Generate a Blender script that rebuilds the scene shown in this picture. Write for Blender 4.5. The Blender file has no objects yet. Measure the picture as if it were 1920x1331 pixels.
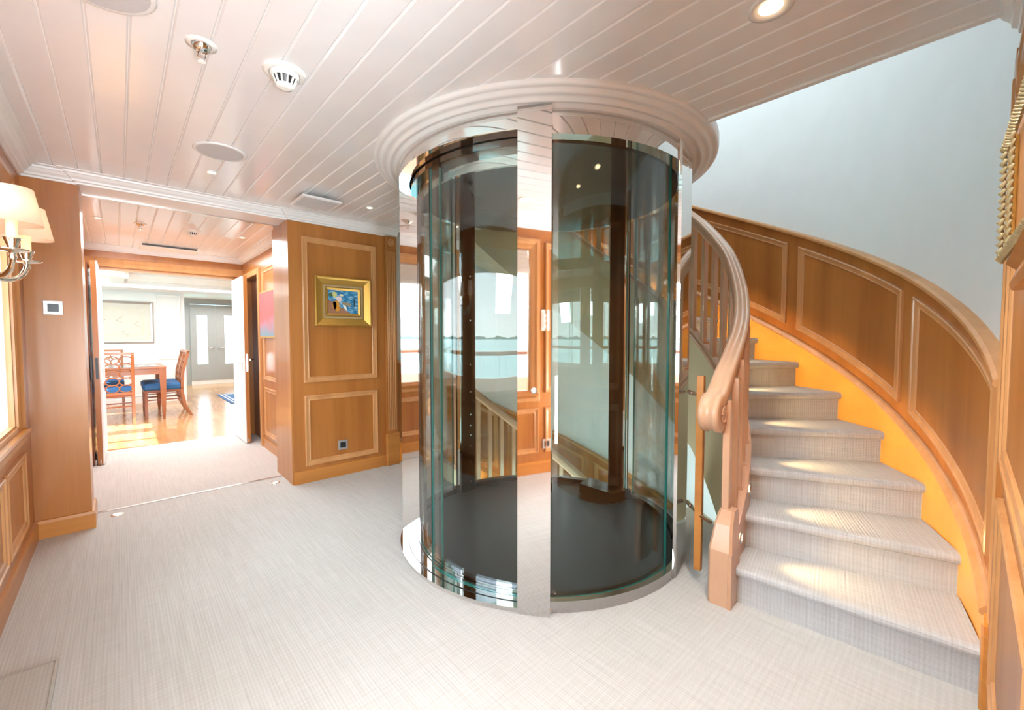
import bpy, math, random
from math import sin, cos, pi, radians as R_, hypot, atan2, sqrt, degrees
from mathutils import Vector, Matrix
random.seed(7)
SC = 0.835            # model units -> metres (every vertex goes through it)
C = bpy.context.scene.collection
scene = bpy.context.scene

# ------------------------------------------------------------------ camera
CAMH = 1.45
cam_d = bpy.data.cameras.new('camera'); cam = bpy.data.objects.new('camera', cam_d); C.objects.link(cam)
cam_d.sensor_width = 36; cam_d.lens = 794.66 / 1920 * 36; cam_d.clip_start = 0.02; cam_d.clip_end = 6000
yaw, pitch = R_(42.81), R_(-2.415)
cam.location = (0, 0, CAMH * SC); cam.rotation_euler = (pi / 2 + pitch, 0, -yaw)
scene.camera = cam

# ------------------------------------------------------------------ world, sun, large lights, exposure
scene.view_settings.view_transform = 'Standard'; scene.view_settings.look = 'None'
scene.view_settings.gamma = 1; scene.view_settings.use_curve_mapping = False
scene.view_settings.exposure = 0.38
w = bpy.data.worlds.new('world'); scene.world = w; w.use_nodes = True
nt = w.node_tree; nt.nodes.clear()
wo = nt.nodes.new('ShaderNodeOutputWorld'); bg = nt.nodes.new('ShaderNodeBackground')
tc = nt.nodes.new('ShaderNodeTexCoord'); sx = nt.nodes.new('ShaderNodeSeparateXYZ'); cr = nt.nodes.new('ShaderNodeValToRGB')
nt.links.new(tc.outputs['Generated'], sx.inputs[0]); nt.links.new(sx.outputs['Z'], cr.inputs[0])
cr.color_ramp.elements[0].position = 0.0; cr.color_ramp.elements[0].color = (0.86, 0.94, 0.97, 1)
cr.color_ramp.elements[1].position = 0.6; cr.color_ramp.elements[1].color = (0.62, 0.78, 1.0, 1)
nt.links.new(cr.outputs[0], bg.inputs[0]); nt.links.new(bg.outputs[0], wo.inputs[0])
bg.inputs[1].default_value = 6
scene.cycles.transparent_max_bounces = 40; scene.cycles.max_bounces = 12; scene.cycles.glossy_bounces = 8; scene.cycles.diffuse_bounces = 6
scene.cycles.caustics_reflective = False; scene.cycles.caustics_refractive = False

def light(name, kind, loc, power, color=(1, 1, 1), size=.1, target=None, size_y=None, angle=None, spot=None, portal=False):
    d = bpy.data.lights.new(name, kind); o = bpy.data.objects.new(name, d); C.objects.link(o)
    o.location = Vector(loc) * SC; d.energy = power; d.color = color
    if kind == 'AREA':
        d.size = size * SC
        if size_y: d.shape = 'RECTANGLE'; d.size_y = size_y * SC
        if portal: d.cycles.is_portal = True
    elif kind == 'SUN': d.angle = angle or 0.009
    else:
        d.shadow_soft_size = size
        if kind == 'SPOT': d.spot_size = R_(spot or 90); d.spot_blend = 1.0
    if target is not None:
        v = (Vector(target) - Vector(loc)); o.rotation_euler = v.to_track_quat('-Z', 'Y').to_euler()
    return o
light('sun', 'SUN', (-20, 10, 25), 22.0, (1, .93, .8), target=(-20 + 1.0, 10 - .12, 25 - 1.18), angle=.01)
light('window_daylight', 'AREA', (-.60, 3.46, 1.62), 1, (1, 1, 1), 1.2, target=(5, 3.46, 1.62), size_y=1.5, portal=True)
light('window_daylight', 'AREA', (-.60, 1.37, 1.62), 1, (1, 1, 1), 1.9, target=(5, 1.37, 1.62), size_y=1.5, portal=True)
light('stairwell_fill', 'AREA', (3.5, 1.9, 5.3), 31, (.80, .93, 1), 1.6, target=(3.5, 1.9, 0), size_y=3.0)  # added area lamp under the closed stairwell roof, in place of a skylight
light('hall_aft_fill', 'AREA', (.05, -2.9, 1.2), 90, (.82, .94, 1), 1.1, target=(.7, 3, 2.0), size_y=1.6)  # added unseen lamp behind the camera, fills the hall from aft
light('hall_upward_fill', 'AREA', (.34, -1.1, .6), 74, (.80, .93, 1), .9, target=(2.0, 1.2, 2.65), size_y=.9)  # added lamp behind the camera, aimed up to brighten the ceiling
light('deck_fill', 'AREA', (-1.25, 3.2, 2.66), 50, (.86, .95, 1), .9, target=(.6, 3.2, .6), size_y=2.2)  # added lamp under the overhang, sends more light in through the window
light('deck_fill', 'AREA', (-1.25, .9, 2.66), 110, (.86, .95, 1), .9, target=(.6, .9, .6), size_y=2.6)  # second added lamp outside, for the wider window
light('lobby_fill', 'AREA', (.5, 6.1, 2.5), 30, (.92, .96, 1), 1.5, target=(.5, 6.1, 0), size_y=1.9)  # added lamp below the ceiling, brightens the lobby
light('dining_area_light', 'AREA', (.8, 10, 2.5), 85, (1, .98, .95), 3.5, target=(.8, 10, 0), size_y=4.0)  # area lamp just below the dining room ceiling, facing down
light('foyer_area_light', 'AREA', (2.4, 14.6, 2.4), 34, (1, .98, .95), 2.0, target=(2.4, 14.6, 0), size_y=1.6)  # area lamp near the far glazed doors, facing down
light('lower_stair_fill', 'AREA', (3.45, 2.5, -1.9), 90, (.85, .96, 1), 1.0, target=(4.3, 2.1, 1.0), size_y=1.0)  # added lamp from below, brightens the wall seen through the lift

# ------------------------------------------------------------------ materials
def newmat(name):
    m = bpy.data.materials.new(name); m.use_nodes = True
    return m, m.node_tree, m.node_tree.nodes['Principled BSDF']
def pmat(name, col, rough=.5, metal=0., spec=.5, emis=None, es=0., bump=None, trans=0., coat=0.):
    m, t, b = newmat(name)
    b.inputs['Base Color'].default_value = (*col, 1); b.inputs['Roughness'].default_value = rough
    b.inputs['Metallic'].default_value = metal; b.inputs['Specular IOR Level'].default_value = spec
    b.inputs['Coat Weight'].default_value = coat; b.inputs['Coat Roughness'].default_value = .08
    if emis: b.inputs['Emission Color'].default_value = (*emis, 1); b.inputs['Emission Strength'].default_value = es
    # faint value variation so nothing is perfectly flat
    tcn = t.nodes.new('ShaderNodeTexCoord'); n = t.nodes.new('ShaderNodeTexNoise'); n.inputs['Scale'].default_value = bump[0] if bump else 6
    t.links.new(tcn.outputs['Object'], n.inputs['Vector'])
    if bump:
        bp = t.nodes.new('ShaderNodeBump'); bp.inputs['Strength'].default_value = bump[1]; bp.inputs['Distance'].default_value = .004
        t.links.new(n.outputs[0], bp.inputs['Height']); t.links.new(bp.outputs[0], b.inputs['Normal'])
    mx = t.nodes.new('ShaderNodeMix'); mx.data_type = 'RGBA'
    mx.inputs[6].default_value = (*[c * .95 for c in col], 1); mx.inputs[7].default_value = (*[min(1, c * 1.04) for c in col], 1)
    t.links.new(n.outputs[0], mx.inputs[0]); t.links.new(mx.outputs[2], b.inputs['Base Color'])
    return m
def wood(name, ca, cb, rough=.33, stretch=(14, 14, .7), coat=.25, fine=60):
    m, t, b = newmat(name)
    tcn = t.nodes.new('ShaderNodeTexCoord'); mp = t.nodes.new('ShaderNodeMapping'); mp.inputs['Scale'].default_value = stretch
    oi = t.nodes.new('ShaderNodeObjectInfo'); ad = t.nodes.new('ShaderNodeVectorMath'); ad.operation = 'ADD'
    sc = t.nodes.new('ShaderNodeMath'); sc.operation = 'MULTIPLY'; sc.inputs[1].default_value = 13
    t.links.new(oi.outputs['Random'], sc.inputs[0]); t.links.new(tcn.outputs['Object'], ad.inputs[0]); t.links.new(sc.outputs[0], ad.inputs[1])
    t.links.new(ad.outputs[0], mp.inputs['Vector'])
    n = t.nodes.new('ShaderNodeTexNoise'); n.inputs['Scale'].default_value = .55; n.inputs['Detail'].default_value = 5; n.inputs['Roughness'].default_value = .6
    n2 = t.nodes.new('ShaderNodeTexNoise'); n2.inputs['Scale'].default_value = 9; n2.inputs['Detail'].default_value = 3
    t.links.new(mp.outputs[0], n.inputs['Vector']); t.links.new(mp.outputs[0], n2.inputs['Vector'])
    ma = t.nodes.new('ShaderNodeMath'); ma.operation = 'MULTIPLY_ADD'; ma.inputs[1].default_value = .12
    t.links.new(n2.outputs[0], ma.inputs[0]); t.links.new(n.outputs[0], ma.inputs[2])
    r = t.nodes.new('ShaderNodeValToRGB'); r.color_ramp.elements[0].position = .35; r.color_ramp.elements[1].position = .75
    r.color_ramp.elements[0].color = (*ca, 1); r.color_ramp.elements[1].color = (*cb, 1)
    t.links.new(ma.outputs[0], r.inputs[0]); t.links.new(r.outputs[0], b.inputs['Base Color'])
    b.inputs['Roughness'].default_value = rough; b.inputs['Coat Weight'].default_value = coat; b.inputs['Coat Roughness'].default_value = .15
    b.inputs['Specular IOR Level'].default_value = .35
    return m
def carpet(name, ca, cb, coord='Object', ribs=(230, 0), cross=(60, 0), dirs=((1, 0, 0), (0, 1, 0)), strength=.5):
    """ribs run across dirs[0]; a weaker cross weave across dirs[1]; streaky tone along the ribs"""
    m, t, b = newmat(name)
    tcn = t.nodes.new('ShaderNodeTexCoord'); src = tcn.outputs['UV' if coord == 'UV' else 'Object']
    def wave(d, s):
        mp = t.nodes.new('ShaderNodeVectorMath'); mp.operation = 'DOT_PRODUCT'; mp.inputs[1].default_value = d
        t.links.new(src, mp.inputs[0])
        a = t.nodes.new('ShaderNodeMath'); a.operation = 'MULTIPLY'; a.inputs[1].default_value = s; t.links.new(mp.outputs['Value'], a.inputs[0])
        c = t.nodes.new('ShaderNodeMath'); c.operation = 'SINE'; t.links.new(a.outputs[0], c.inputs[0]); return c.outputs[0]
    def noise(scale, det=2):
        mp = t.nodes.new('ShaderNodeMapping'); mp.inputs['Scale'].default_value = scale; t.links.new(src, mp.inputs['Vector'])
        n = t.nodes.new('ShaderNodeTexNoise'); n.inputs['Scale'].default_value = 1; n.inputs['Detail'].default_value = det
        t.links.new(mp.outputs[0], n.inputs['Vector']); return n.outputs[0]
    sA = tuple(90 * abs(d) + 3 for d in dirs[0]); sB = tuple(70 * abs(d) + 6 for d in dirs[1])
    na = noise(sA, 3); nb = noise(sB, 3); nc = noise((260, 260, 260), 1)
    def mul(a, k, add=None):
        x = t.nodes.new('ShaderNodeMath'); x.operation = 'MULTIPLY_ADD'; x.inputs[1].default_value = k; t.links.new(a, x.inputs[0])
        if add is None: x.inputs[2].default_value = 0
        else: t.links.new(add, x.inputs[2])
        return x.outputs[0]
    s = mul(na, .75); s = mul(nb, .4, s); s = mul(nc, .35, s)
    s2 = mul(wave(dirs[0], ribs[0]), .09, s); s2 = mul(wave(dirs[1], cross[0]), .05, s2)
    r = t.nodes.new('ShaderNodeValToRGB'); r.color_ramp.elements[0].position = .45; r.color_ramp.elements[1].position = 1.05 - .02
    r.color_ramp.elements[0].color = (*ca, 1); r.color_ramp.elements[1].color = (*cb, 1)
    t.links.new(s2, r.inputs[0]); t.links.new(r.outputs[0], b.inputs['Base Color'])
    bp = t.nodes.new('ShaderNodeBump'); bp.inputs['Strength'].default_value = strength; bp.inputs['Distance'].default_value = .003
    t.links.new(s2, bp.inputs['Height']); t.links.new(bp.outputs[0], b.inputs['Normal'])
    b.inputs['Roughness'].default_value = .95; b.inputs['Specular IOR Level'].default_value = .12
    return m
def glassmat(name, tint, refl=1.0, ior=1.5):
    m = bpy.data.materials.new(name); m.use_nodes = True; t = m.node_tree; t.nodes.clear()
    o = t.nodes.new('ShaderNodeOutputMaterial'); mx = t.nodes.new('ShaderNodeMixShader')
    tr = t.nodes.new('ShaderNodeBsdfTransparent'); gl = t.nodes.new('ShaderNodeBsdfGlossy'); fr = t.nodes.new('ShaderNodeFresnel')
    tr.inputs[0].default_value = (*tint, 1); gl.inputs['Roughness'].default_value = .0; fr.inputs['IOR'].default_value = ior
    k = t.nodes.new('ShaderNodeMath'); k.operation = 'MULTIPLY'; k.inputs[1].default_value = refl; k.use_clamp = True
    ka = t.nodes.new('ShaderNodeMath'); ka.operation = 'ADD'; ka.inputs[1].default_value = .02 if refl >= 1 else 0; km = t.nodes.new('ShaderNodeMath'); km.operation = 'MINIMUM'; km.inputs[1].default_value = .42
    t.links.new(fr.outputs[0], k.inputs[0]); t.links.new(k.outputs[0], ka.inputs[0]); t.links.new(ka.outputs[0], km.inputs[0]); t.links.new(km.outputs[0], mx.inputs[0])
    t.links.new(tr.outputs[0], mx.inputs[1]); t.links.new(gl.outputs[0], mx.inputs[2]); t.links.new(mx.outputs[0], o.inputs[0])
    return m

M = {}
M['wood'] = wood('honey wood', (.36, .128, .026), (.50, .20, .048))
M['wood_field'] = wood('honey wood panel', (.32, .108, .021), (.50, .20, .046), stretch=(9, 9, .45))
M['wood_mould'] = wood('honey wood moulding', (.50, .235, .085), (.66, .34, .14))  # lighter than the panels: light caught by mouldings, put into the colour
M['wood_base'] = wood('honey wood base', (.45, .17, .035), (.60, .26, .06), stretch=(.7, .7, 14))
M['wood_rail'] = wood('pale cherry', (.56, .32, .19), (.66, .41, .26), rough=.28, stretch=(5, 5, 3), coat=.5)
M['wood_string'] = wood('string board with amber glow', (.72, .30, .05), (.90, .42, .08), stretch=(2, 2, 3))  # warm glow of the step lights put into the wood colour
M['wood_dark'] = wood('mahogany', (.16, .045, .015), (.30, .09, .03), stretch=(6, 6, 2))
M['teak'] = wood('teak', (.27, .09, .035), (.40, .15, .06), stretch=(2, 2, 2))
M['white'] = pmat('white paint', (.83, .82, .81), .35)
M['ceil'] = pmat('ceiling lacquer', (.83, .83, .84), .22, coat=.3)
M['ceil_gap'] = pmat('ceiling joint', (.84, .83, .82), .5)
M['wallwhite'] = pmat('stairwell plaster', (.77, .79, .78), .6)
M['dining_white'] = pmat('dining room white', (.86, .86, .85), .5)
M['olive'] = pmat('olive cream lacquer', (.60, .50, .31), .4)
M['steel'] = pmat('polished steel', (.86, .83, .80), .03, 1.)
M['brushed'] = pmat('satin steel', (.70, .66, .63), .24, 1.)
M['chrome'] = pmat('chrome', (.8, .8, .8), .08, 1.)
M['brass'] = pmat('aged brass', (.62, .45, .2), .25, 1.)
M['nickel'] = pmat('silver plate', (.82, .76, .66), .12, 1.)
M['black'] = pmat('black lift floor', (.012, .012, .012), .35, spec=.4, bump=(300, .2))
M['darkbronze'] = pmat('dark bronze', (.035, .018, .012), .18, .6)
M['darkceil'] = pmat('dark gloss ceiling', (.02, .018, .016), .08, spec=.8)
M['gasket'] = pmat('black gasket', (.01, .01, .01), .4)
M['glass'] = glassmat('lift glass', (.935, .975, .962), 1.0)
M['glass_edge'] = pmat('green glass edge', (.02, .22, .19), .1, coat=1)
M['pane'] = glassmat('window glass', (.98, .99, .99), .2)
M['carpet'] = carpet('ribbed carpet', (.49, .485, .465), (.62, .62, .605), 'Object', (2 * pi / .011, 0), (2 * pi / .02, 0))
M['carpet_lobby'] = carpet('lobby carpet', (.52, .50, .48), (.64, .62, .60), 'Object', (2 * pi / .011, 0), (2 * pi / .02, 0))
M['carpet_step'] = carpet('stair carpet', (.45, .455, .455), (.58, .595, .60), 'UV', (2 * pi / .013, 0), (2 * pi / .009, 0), ((1, 0, 0), (0, 1, 0)), .8)
M['shade'] = None
M['gold'] = pmat('gilt', (.60, .35, .08), .38, .75, bump=(40, .3))
M['gold_dark'] = pmat('gilt rope', (.62, .50, .28), .35, .6)
M['black_plastic'] = pmat('black plastic', (.02, .02, .022), .35)
M['white_plastic'] = pmat('white plastic', (.85, .84, .8), .4)
M['grey_cloth'] = pmat('speaker cloth', (.62, .61, .62), .8, bump=(400, .4))
M['steel_flat'] = pmat('satin plate', (.55, .55, .54), .35, .7)
M['bulb'] = pmat('lamp glow', (1, .8, .5), .5, emis=(1, .72, .38), es=14)
M['led'] = pmat('step light lens', (1, .8, .5), .4, emis=(1, .8, .5), es=4)
M['candle'] = pmat('candle tube', (.9, .7, .4), .5, emis=(1, .62, .22), es=.8)
M['mount'] = pmat('picture mount', (.66, .63, .56), .7)
M['blue'] = pmat('blue fabric', (.02, .12, .32), .7, bump=(200, .3))
M['grey_door'] = pmat('grey lacquer', (.36, .37, .37), .35)
M['blind'] = pmat('roman blind linen', (.66, .60, .52), .9, bump=(150, .3))
M['sea'] = pmat('sea', (.10, .36, .38), .25, bump=(.6, .6))
M['hull'] = pmat('white hull', (.85, .87, .86), .3)
M['hills'] = pmat('far shore', (.12, .2, .17), .9)
M['tabletop'] = pmat('inlaid table top', (.05, .07, .07), .15)
M['mat'] = carpet('entry hatch carpet', (.44, .43, .40), (.54, .53, .50), 'Object', (2 * pi / .011, 0), (2 * pi / .02, 0))
m, t, b = newmat('lamp shade'); M['shade'] = m
b.inputs['Base Color'].default_value = (.95, .80, .66, 1); b.inputs['Roughness'].default_value = .8
t.nodes.remove(b); o_ = t.nodes['Material Output']
d1 = t.nodes.new('ShaderNodeBsdfDiffuse'); d2 = t.nodes.new('ShaderNodeBsdfTranslucent'); mx = t.nodes.new('ShaderNodeMixShader'); mx.inputs[0].default_value = .5
nz = t.nodes.new('ShaderNodeTexNoise'); nz.inputs['Scale'].default_value = 120; rp = t.nodes.new('ShaderNodeValToRGB')
rp.color_ramp.elements[0].color = (.80, .62, .54, 1); rp.color_ramp.elements[1].color = (.88, .72, .64, 1)
t.links.new(nz.outputs[0], rp.inputs[0])
for q in (d1, d2): t.links.new(rp.outputs[0], q.inputs[0])
t.links.new(d1.outputs[0], mx.inputs[1]); t.links.new(d2.outputs[0], mx.inputs[2]); t.links.new(mx.outputs[0], o_.inputs[0])
# parquet
m, t, b = newmat('oak parquet'); M['parquet'] = m
tcn = t.nodes.new('ShaderNodeTexCoord'); mp = t.nodes.new('ShaderNodeMapping'); mp.inputs['Scale'].default_value = (9, 1.1, 1)
n = t.nodes.new('ShaderNodeTexNoise'); n.inputs['Scale'].default_value = 1.2; n.inputs['Detail'].default_value = 4
rp = t.nodes.new('ShaderNodeValToRGB'); rp.color_ramp.elements[0].color = (.46, .21, .07, 1); rp.color_ramp.elements[1].color = (.68, .38, .16, 1)
rp.color_ramp.elements[0].position = .3; rp.color_ramp.elements[1].position = .75
t.links.new(tcn.outputs['Object'], mp.inputs[0]); t.links.new(mp.outputs[0], n.inputs['Vector']); t.links.new(n.outputs[0], rp.inputs[0]); t.links.new(rp.outputs[0], b.inputs['Base Color'])
b.inputs['Roughness'].default_value = .22; b.inputs['Coat Weight'].default_value = .3

# ------------------------------------------------------------------ mesh builder
class MB:
    def __init__(s): s.v = []; s.f = []; s.uv = {}; s.smooth = set()
    def add(s, vs, fs, smooth=False):
        o = len(s.v); s.v += [tuple(v) for v in vs]
        for f in fs:
            if smooth: s.smooth.add(len(s.f))
            s.f.append([i + o for i in f])
        return s
    def box(s, x0, x1, y0, y1, z0, z1, bev=0.):
        if bev <= 0:
            v = [(x, y, z) for x in (x0, x1) for y in (y0, y1) for z in (z0, z1)]
            return s.add(v, [(0, 1, 3, 2), (4, 6, 7, 5), (0, 4, 5, 1), (2, 3, 7, 6), (0, 2, 6, 4), (1, 5, 7, 3)])
        b = bev; rings = []
        for (z, i) in ((z0, b), (z0 + b, 0), (z1 - b, 0), (z1, b)):
            X0, X1, Y0, Y1 = x0 + i, x1 - i, y0 + i, y1 - i
            c = b if i == 0 else b * .4
            rings.append([(X0 + c, Y0, z), (X1 - c, Y0, z), (X1, Y0 + c, z), (X1, Y1 - c, z), (X1 - c, Y1, z), (X0 + c, Y1, z), (X0, Y1 - c, z), (X0, Y0 + c, z)])
        return s.loft(rings, True, True)
    def loft(s, rings, closed=True, caps=True, smooth=False):
        n = len(rings[0]); vs = [p for r in rings for p in r]; fs = []
        m = n if closed else n - 1
        for k in range(len(rings) - 1):
            for i in range(m):
                a, b = k * n + i, k * n + (i + 1) % n
                fs.append((a, b, b + n, a + n))
        s.add(vs, fs, smooth)
        if caps:
            s.add(rings[0], [tuple(range(n))[::-1]]); s.add(rings[-1], [tuple(range(n))])
        return s
    def lathe(s, c, prof, n=24, axis='z', smooth=True, a0=0, a1=360, caps=False):
        """prof: (r, h); axis z / x / y"""
        full = abs(a1 - a0 - 360) < 1e-6
        rings = []
        for (r, h) in prof:
            ring = []
            for i in range(n if full else n + 1):
                a = R_(a0 + (a1 - a0) * i / n); x, y = r * cos(a), r * sin(a)
                p = {'z': (x, y, h), 'x': (h, x, y), 'y': (y, h, x)}[axis]
                ring.append((c[0] + p[0], c[1] + p[1], c[2] + p[2]))
            rings.append(ring)
        return s.loft(rings, full, caps, smooth)
    def tube(s, pts, r, n=10, caps=True, smooth=True, scale=None):
        pts = [Vector(p) for p in pts]; rings = []
        up = Vector((0, 0, 1))
        for i, p in enumerate(pts):
            t_ = (pts[min(i + 1, len(pts) - 1)] - pts[max(i - 1, 0)]).normalized()
            a = t_.cross(up)
            if a.length < 1e-3: a = t_.cross(Vector((1, 0, 0)))
            a.normalize(); b = a.cross(t_)
            rr = r[i] if isinstance(r, (list, tuple)) else r
            rings.append([p + (a * cos(2 * pi * k / n) + b * sin(2 * pi * k / n)) * rr for k in range(n)])
        return s.loft(rings, True, caps, smooth)
    def beam(s, p, q, w, d, side=(1, 0, 0)):
        p, q = Vector(p), Vector(q); t_ = (q - p).normalized(); sd = Vector(side); sd = (sd - t_ * sd.dot(t_)).normalized(); u = t_.cross(sd)
        return s.loft([[e + sd * a * w / 2 + u * b * d / 2 for a, b in ((-1, -1), (1, -1), (1, 1), (-1, 1))] for e in (p, q)])
    def rot(s, ang, about):
        c, k = cos(ang), sin(ang); ax, ay = about
        s.v = [(ax + (x - ax) * c - (y - ay) * k, ay + (x - ax) * k + (y - ay) * c, z) for x, y, z in s.v]; return s

ORIG = {}
def build(name, mb, mat, parent=None, loc=None, label=None, cat=None, group=None, kind=None, bevel=0, smooth_angle=None):
    me = bpy.data.meshes.new(name)
    o = bpy.data.objects.new(name, me); C.objects.link(o)
    if parent is not None:
        o.parent = parent; og = ORIG[parent.name]; ORIG[o.name] = og
    else:
        if loc is None:
            xs, ys, zs_ = zip(*mb.v); loc = ((min(xs) + max(xs)) / 2, (min(ys) + max(ys)) / 2, min(zs_))
            if kind == 'structure' and name.split('_')[0] in ('floor',): loc = (0, 0, 0)
        og = Vector(loc); ORIG[o.name] = og; o.location = og * SC
    me.from_pydata([(Vector(v) - og) * SC for v in mb.v], [], mb.f)
    mats = mat if isinstance(mat, (list, tuple)) else [mat]
    for q in mats: me.materials.append(M[q] if isinstance(q, str) else q)
    for i in mb.smooth:
        if i < len(me.polygons): me.polygons[i].use_smooth = True
    if mb.uv:
        ul = me.uv_layers.new(name='UVMap')
        for l in me.loops: ul.data[l.index].uv = mb.uv.get(l.vertex_index, (0, 0))
    import bmesh
    bm = bmesh.new(); bm.from_mesh(me); bmesh.ops.recalc_face_normals(bm, faces=bm.faces); bm.to_mesh(me); bm.free()
    if bevel:
        md = o.modifiers.new('bevel', 'BEVEL'); md.width = bevel * SC; md.segments = 2; md.limit_method = 'ANGLE'; md.angle_limit = R_(40)
    if label: o['label'] = label
    if cat: o['category'] = cat
    if group: o['group'] = group
    if kind: o['kind'] = kind
    return o
def thing(name, label, cat, loc, group=None, kind=None):
    o = bpy.data.objects.new(name, None); C.objects.link(o); o.location = Vector(loc) * SC; o.empty_display_size = .05
    ORIG[o.name] = Vector(loc)
    if label: o['label'] = label
    if cat: o['category'] = cat
    if group: o['group'] = group
    if kind: o['kind'] = kind
    return o
def copy_tree(o, parent=None, loc=None, rot=None, label=None):
    c = o.copy(); C.objects.link(c)
    if parent: c.parent = parent
    if loc is not None: c.location = Vector(loc) * SC
    if rot is not None: c.rotation_euler = (0, 0, rot)
    if label: c['label'] = label
    for ch in list(o.children): copy_tree(ch, c)
    return c

def sweep(path, prof, closed=False, caps=True, mb=None, smooth=False):
    """path: (x,y); prof: (o, z) with o to the LEFT of travel; mitred"""
    mb = mb or MB(); n = len(path); rings = []
    for i in range(n):
        p = Vector(path[i])
        a = Vector(path[i - 1]) if (i > 0 or closed) else None; b = Vector(path[(i + 1) % n]) if (i < n - 1 or closed) else None
        n1 = n2 = None
        if a is not None: d = (p - a).normalized(); n1 = Vector((-d.y, d.x))
        if b is not None: d = (b - p).normalized(); n2 = Vector((-d.y, d.x))
        if n1 is None: nn = n2
        elif n2 is None: nn = n1
        else: nn = (n1 + n2); nn = nn / max(.2, nn.dot(n1))
        rings.append([(p.x + nn.x * o, p.y + nn.y * o, z) for o, z in prof])
    if closed: rings.append(rings[0])
    return mb.loft(rings, True, caps and not closed, smooth)

# ------------------------------------------------------------------ shared dimensions
CX, CY = 2.335, 2.198
RHO, DA, A0 = .206, 10.8, -85.4
D2D = 3.45
ZC = 2.65
def zs(a): return RHO * (a - A0) / DA
def P(R, a, z=0.): return (CX + R * cos(R_(a)), CY + R * sin(R_(a)), z)
def er(a): return Vector((cos(R_(a)), sin(R_(a)), 0))
def et(a): return Vector((-sin(R_(a)), cos(R_(a)), 0))
def frange(a, b, n): return [a + (b - a) * i / n for i in range(n + 1)]
def lerp(tab, x):
    if x <= tab[0][0]: return tab[0][1]
    for (x0, y0), (x1, y1) in zip(tab, tab[1:]):
        if x <= x1: return y0 + (y1 - y0) * (x - x0) / (x1 - x0)
    return tab[-1][1]

# ================================================================== STRUCTURE
# ---- floor: hall carpet with the half ring of the stair left open
def fan_floor():
    mb = MB(); A = frange(87.6, 274.6, 94)
    x0, x1, y0, y1 = -.62, 3.2, -3.1, 4.85
    inner, outer = [], []
    for a in A:
        c, s_ = cos(R_(a)), sin(R_(a)); t_ = 1e9
        if c > 1e-6: t_ = min(t_, (x1 - CX) / c)
        if c < -1e-6: t_ = min(t_, (x0 - CX) / c)
        if s_ > 1e-6: t_ = min(t_, (y1 - CY) / s_)
        if s_ < -1e-6: t_ = min(t_, (y0 - CY) / s_)
        outer.append((CX + c * t_, CY + s_ * t_)); inner.append(P(1.0, a)[:2])
    n = len(A); v = []
    for z in (0, -.08): v += [(x, y, z) for x, y in inner] + [(x, y, z) for x, y in outer]
    f = []
    for i in range(n - 1):
        f.append((i, i + 1, n + i + 1, n + i)); f.append((2 * n + i, 3 * n + i, 3 * n + i + 1, 2 * n + i + 1))
        f.append((i, 2 * n + i, 2 * n + i + 1, i + 1)); f.append((n + i, n + i + 1, 3 * n + i + 1, 3 * n + i))
    f.append((0, n, 3 * n, 2 * n)); f.append((n - 1, 3 * n - 1, 4 * n - 1, 2 * n - 1)[::-1])
    # rectangle corners missed by the fan
    mb.add(v, f)
    for (cx_, cy_, ax, ay) in ((x0, y0, 0, 0), (x0, y1, 0, 0)):
        pass
    # ledge between lift and newel
    B = frange(-85.4, -27, 20)
    ra = [P(1.0, a, 0) for a in B]; rb = [P(lerp([(-85, 1.42), (-60, 1.33), (-27, 1.37)], a), a, 0) for a in B]
    ra2 = [(x, y, -.05) for x, y, z in ra]; rb2 = [(x, y, -.05) for x, y, z in rb]
    mb.loft([[ra[i], rb[i], rb2[i], ra2[i]] for i in range(len(B))])
    return mb
fl = build('floor', fan_floor(), 'carpet', kind='structure')
build('floor_edge', MB().loft([[P(r_ + k[0], a, k[1]) for k in ((-.012, .006), (.012, .006), (.012, -.05), (-.012, -.05))] for a in frange(-60, -27, 16) for r_ in (lerp([(-60, 1.33), (-27, 1.37)], a),)]), 'white', parent=fl)
build('floor_lobby', MB().box(-.62, 2.0, 4.85, 7.42, -.08, 0), 'carpet_lobby', kind='structure')
build('floor_dining', MB().box(-1.6, 5.2, 7.42, 16.4, -.08, 0), 'parquet', kind='structure')
build('floor_lower_deck', MB().lathe((CX, CY, 0), [(2.6, -D2D), (.0, -D2D - .001)], 48, smooth=False), 'carpet', kind='structure')

# ---- ceiling: one object per board
def plank(w, l):
    mb = MB(); e = .006
    prof = [(0, .007), (0, e), (e, 0), (w - e, 0), (w, e), (w, .007)]
    return mb.loft([[(x, y, z) for x, z in prof] for y in (0, l)], True, True)
ceil = build('ceiling', MB().box(-.6, 2.42, -3.1, 4.5, ZC + .0072, ZC + .06), 'ceil_gap', kind='structure')
PW = .124
first = None; x = 2.42 - 24 * PW
k = 0
while x < 2.42 - .01:
    if first is None:
        first = build('board', MB().add([], []) if False else plank(PW - .003, 7.5), 'ceil', loc=(0, 0, 0)); src = first
        src.parent = ceil
        base = ORIG[ceil.name]
        src.location = (Vector((x, -3.05, ZC)) - base) * SC
    else:
        c = src.copy(); C.objects.link(c); c.location = (Vector((x, -3.05, ZC)) - base) * SC
    x += PW
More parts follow.
